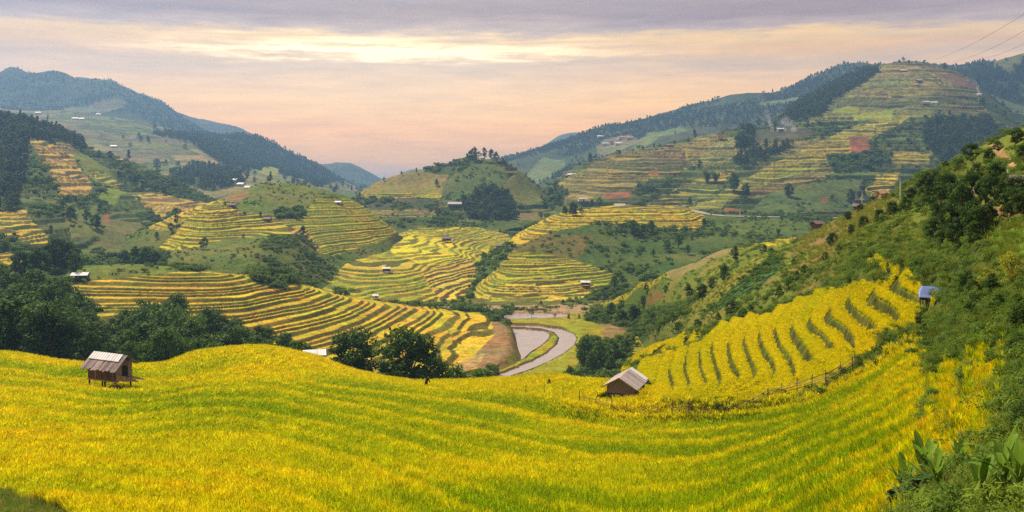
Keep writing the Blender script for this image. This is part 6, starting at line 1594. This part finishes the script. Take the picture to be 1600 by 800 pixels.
base = ramp(fac, [(E(p), (*c, 1)) for p, c in SKYL])
# bright gap under the cloud bank, where the sun breaks through
def band(c, wd):
    d = mth(nt, 'MULTIPLY', mth(nt, 'SUBTRACT', el2, math.atan((HZ - c) / F)), 1 / wd)
    return mth(nt, 'POWER', 2.718, mth(nt, 'MULTIPLY', mth(nt, 'MULTIPLY', d, d), -1.0))
def azband(px, wd):
    d = mth(nt, 'MULTIPLY', mth(nt, 'SUBTRACT', az, math.atan((px - 800) / F)), 1 / wd)
    return mth(nt, 'POWER', 2.718, mth(nt, 'MULTIPLY', mth(nt, 'MULTIPLY', d, d), -1.0))
st = mth(nt, 'MULTIPLY_ADD', sky_noise(9, 190, 5, .6, 8.0), 3.2, -1.15, True)
glow = mth(nt, 'MULTIPLY', mth(nt, 'ADD', mth(nt, 'MULTIPLY', band(78, .012), st), mth(nt, 'MULTIPLY', band(84, .0045), 1.0)), azband(610, .19))
c1 = mixc(nt, mth(nt, 'MULTIPLY', glow, .95, None, True), base, (3.6, 2.6, 1.1, 1))
wide = mth(nt, 'MULTIPLY', band(120, .06), azband(650, .20))
c2 = mixc(nt, mth(nt, 'MULTIPLY', wide, .4, None, True), c1, (1.7, 1.1, .45, 1))
# cooler to the left and behind
left = mth(nt, 'MULTIPLY_ADD', az, -2.2, -.62, True)
c3 = mixc(nt, mth(nt, 'MULTIPLY', left, .35), c2, srgb(196,176,186))
right = mth(nt, 'MULTIPLY_ADD', az, 2.4, -.75, True)
c4 = mixc(nt, mth(nt, 'MULTIPLY', right, .45), c3, srgb(226,204,202))
fine = mth(nt, 'MULTIPLY_ADD', sky_noise(11, 90, 7, .68, 20.0), .75, .62)
c5 = mixc(nt, 1.0, c4, N_rgb(nt, fine), 'MULTIPLY')
bg2 = N(nt, 'Background'); bg2.inputs[1].default_value = SKY_GAIN if 'SKY_GAIN' in globals() else .58
nt.links.new(c5, bg2.inputs[0])
mx = N(nt, 'MixShader'); mx.inputs[0].default_value = .92
nt.links.new(bg1.outputs[0], mx.inputs[1]); nt.links.new(bg2.outputs[0], mx.inputs[2])
nt.links.new(mx.outputs[0], out.inputs[0])

sl = bpy.data.lights.new('sun', 'SUN'); sl.energy = 5.0; sl.angle = R(3.5); sl.color = (1.0, .90, .68)
so = bpy.data.objects.new('sun', sl); COL.objects.link(so); tag(so, kind='helper')
d = Vector((math.sin(R(SUN_AZ)) * math.cos(R(SUN_EL)), math.cos(R(SUN_AZ)) * math.cos(R(SUN_EL)), math.sin(R(SUN_EL))))
so.rotation_euler = (-d).to_track_quat('-Z', 'Y').to_euler(); so.location = d * 400

cam = bpy.data.cameras.new('camera'); co = bpy.data.objects.new('camera', cam); COL.objects.link(co)
co.rotation_euler = (R(90), 0, 0)
cam.sensor_fit = 'HORIZONTAL'; cam.sensor_width = 36; cam.lens = F / 1600 * 36
cam.shift_y = -(400 - HZ) / 1600
cam.clip_start = .2; cam.clip_end = 20000
SC.camera = co
SC.render.engine = 'CYCLES'
SC.view_settings.view_transform = 'Standard'; SC.view_settings.look = 'None'
SC.view_settings.exposure = 0.82; SC.view_settings.gamma = 1.0; SC.view_settings.use_curve_mapping = False
cy = SC.cycles
cy.max_bounces = 6; cy.diffuse_bounces = 3; cy.glossy_bounces = 2; cy.transmission_bounces = 3; cy.transparent_max_bounces = 6; cy.volume_bounces = 1
cy.use_denoising = False
try: cy.denoiser = 'OPENIMAGEDENOISE'; cy.denoising_prefilter = 'ACCURATE'
except Exception: pass
cy.use_adaptive_sampling = True; cy.adaptive_threshold = .01
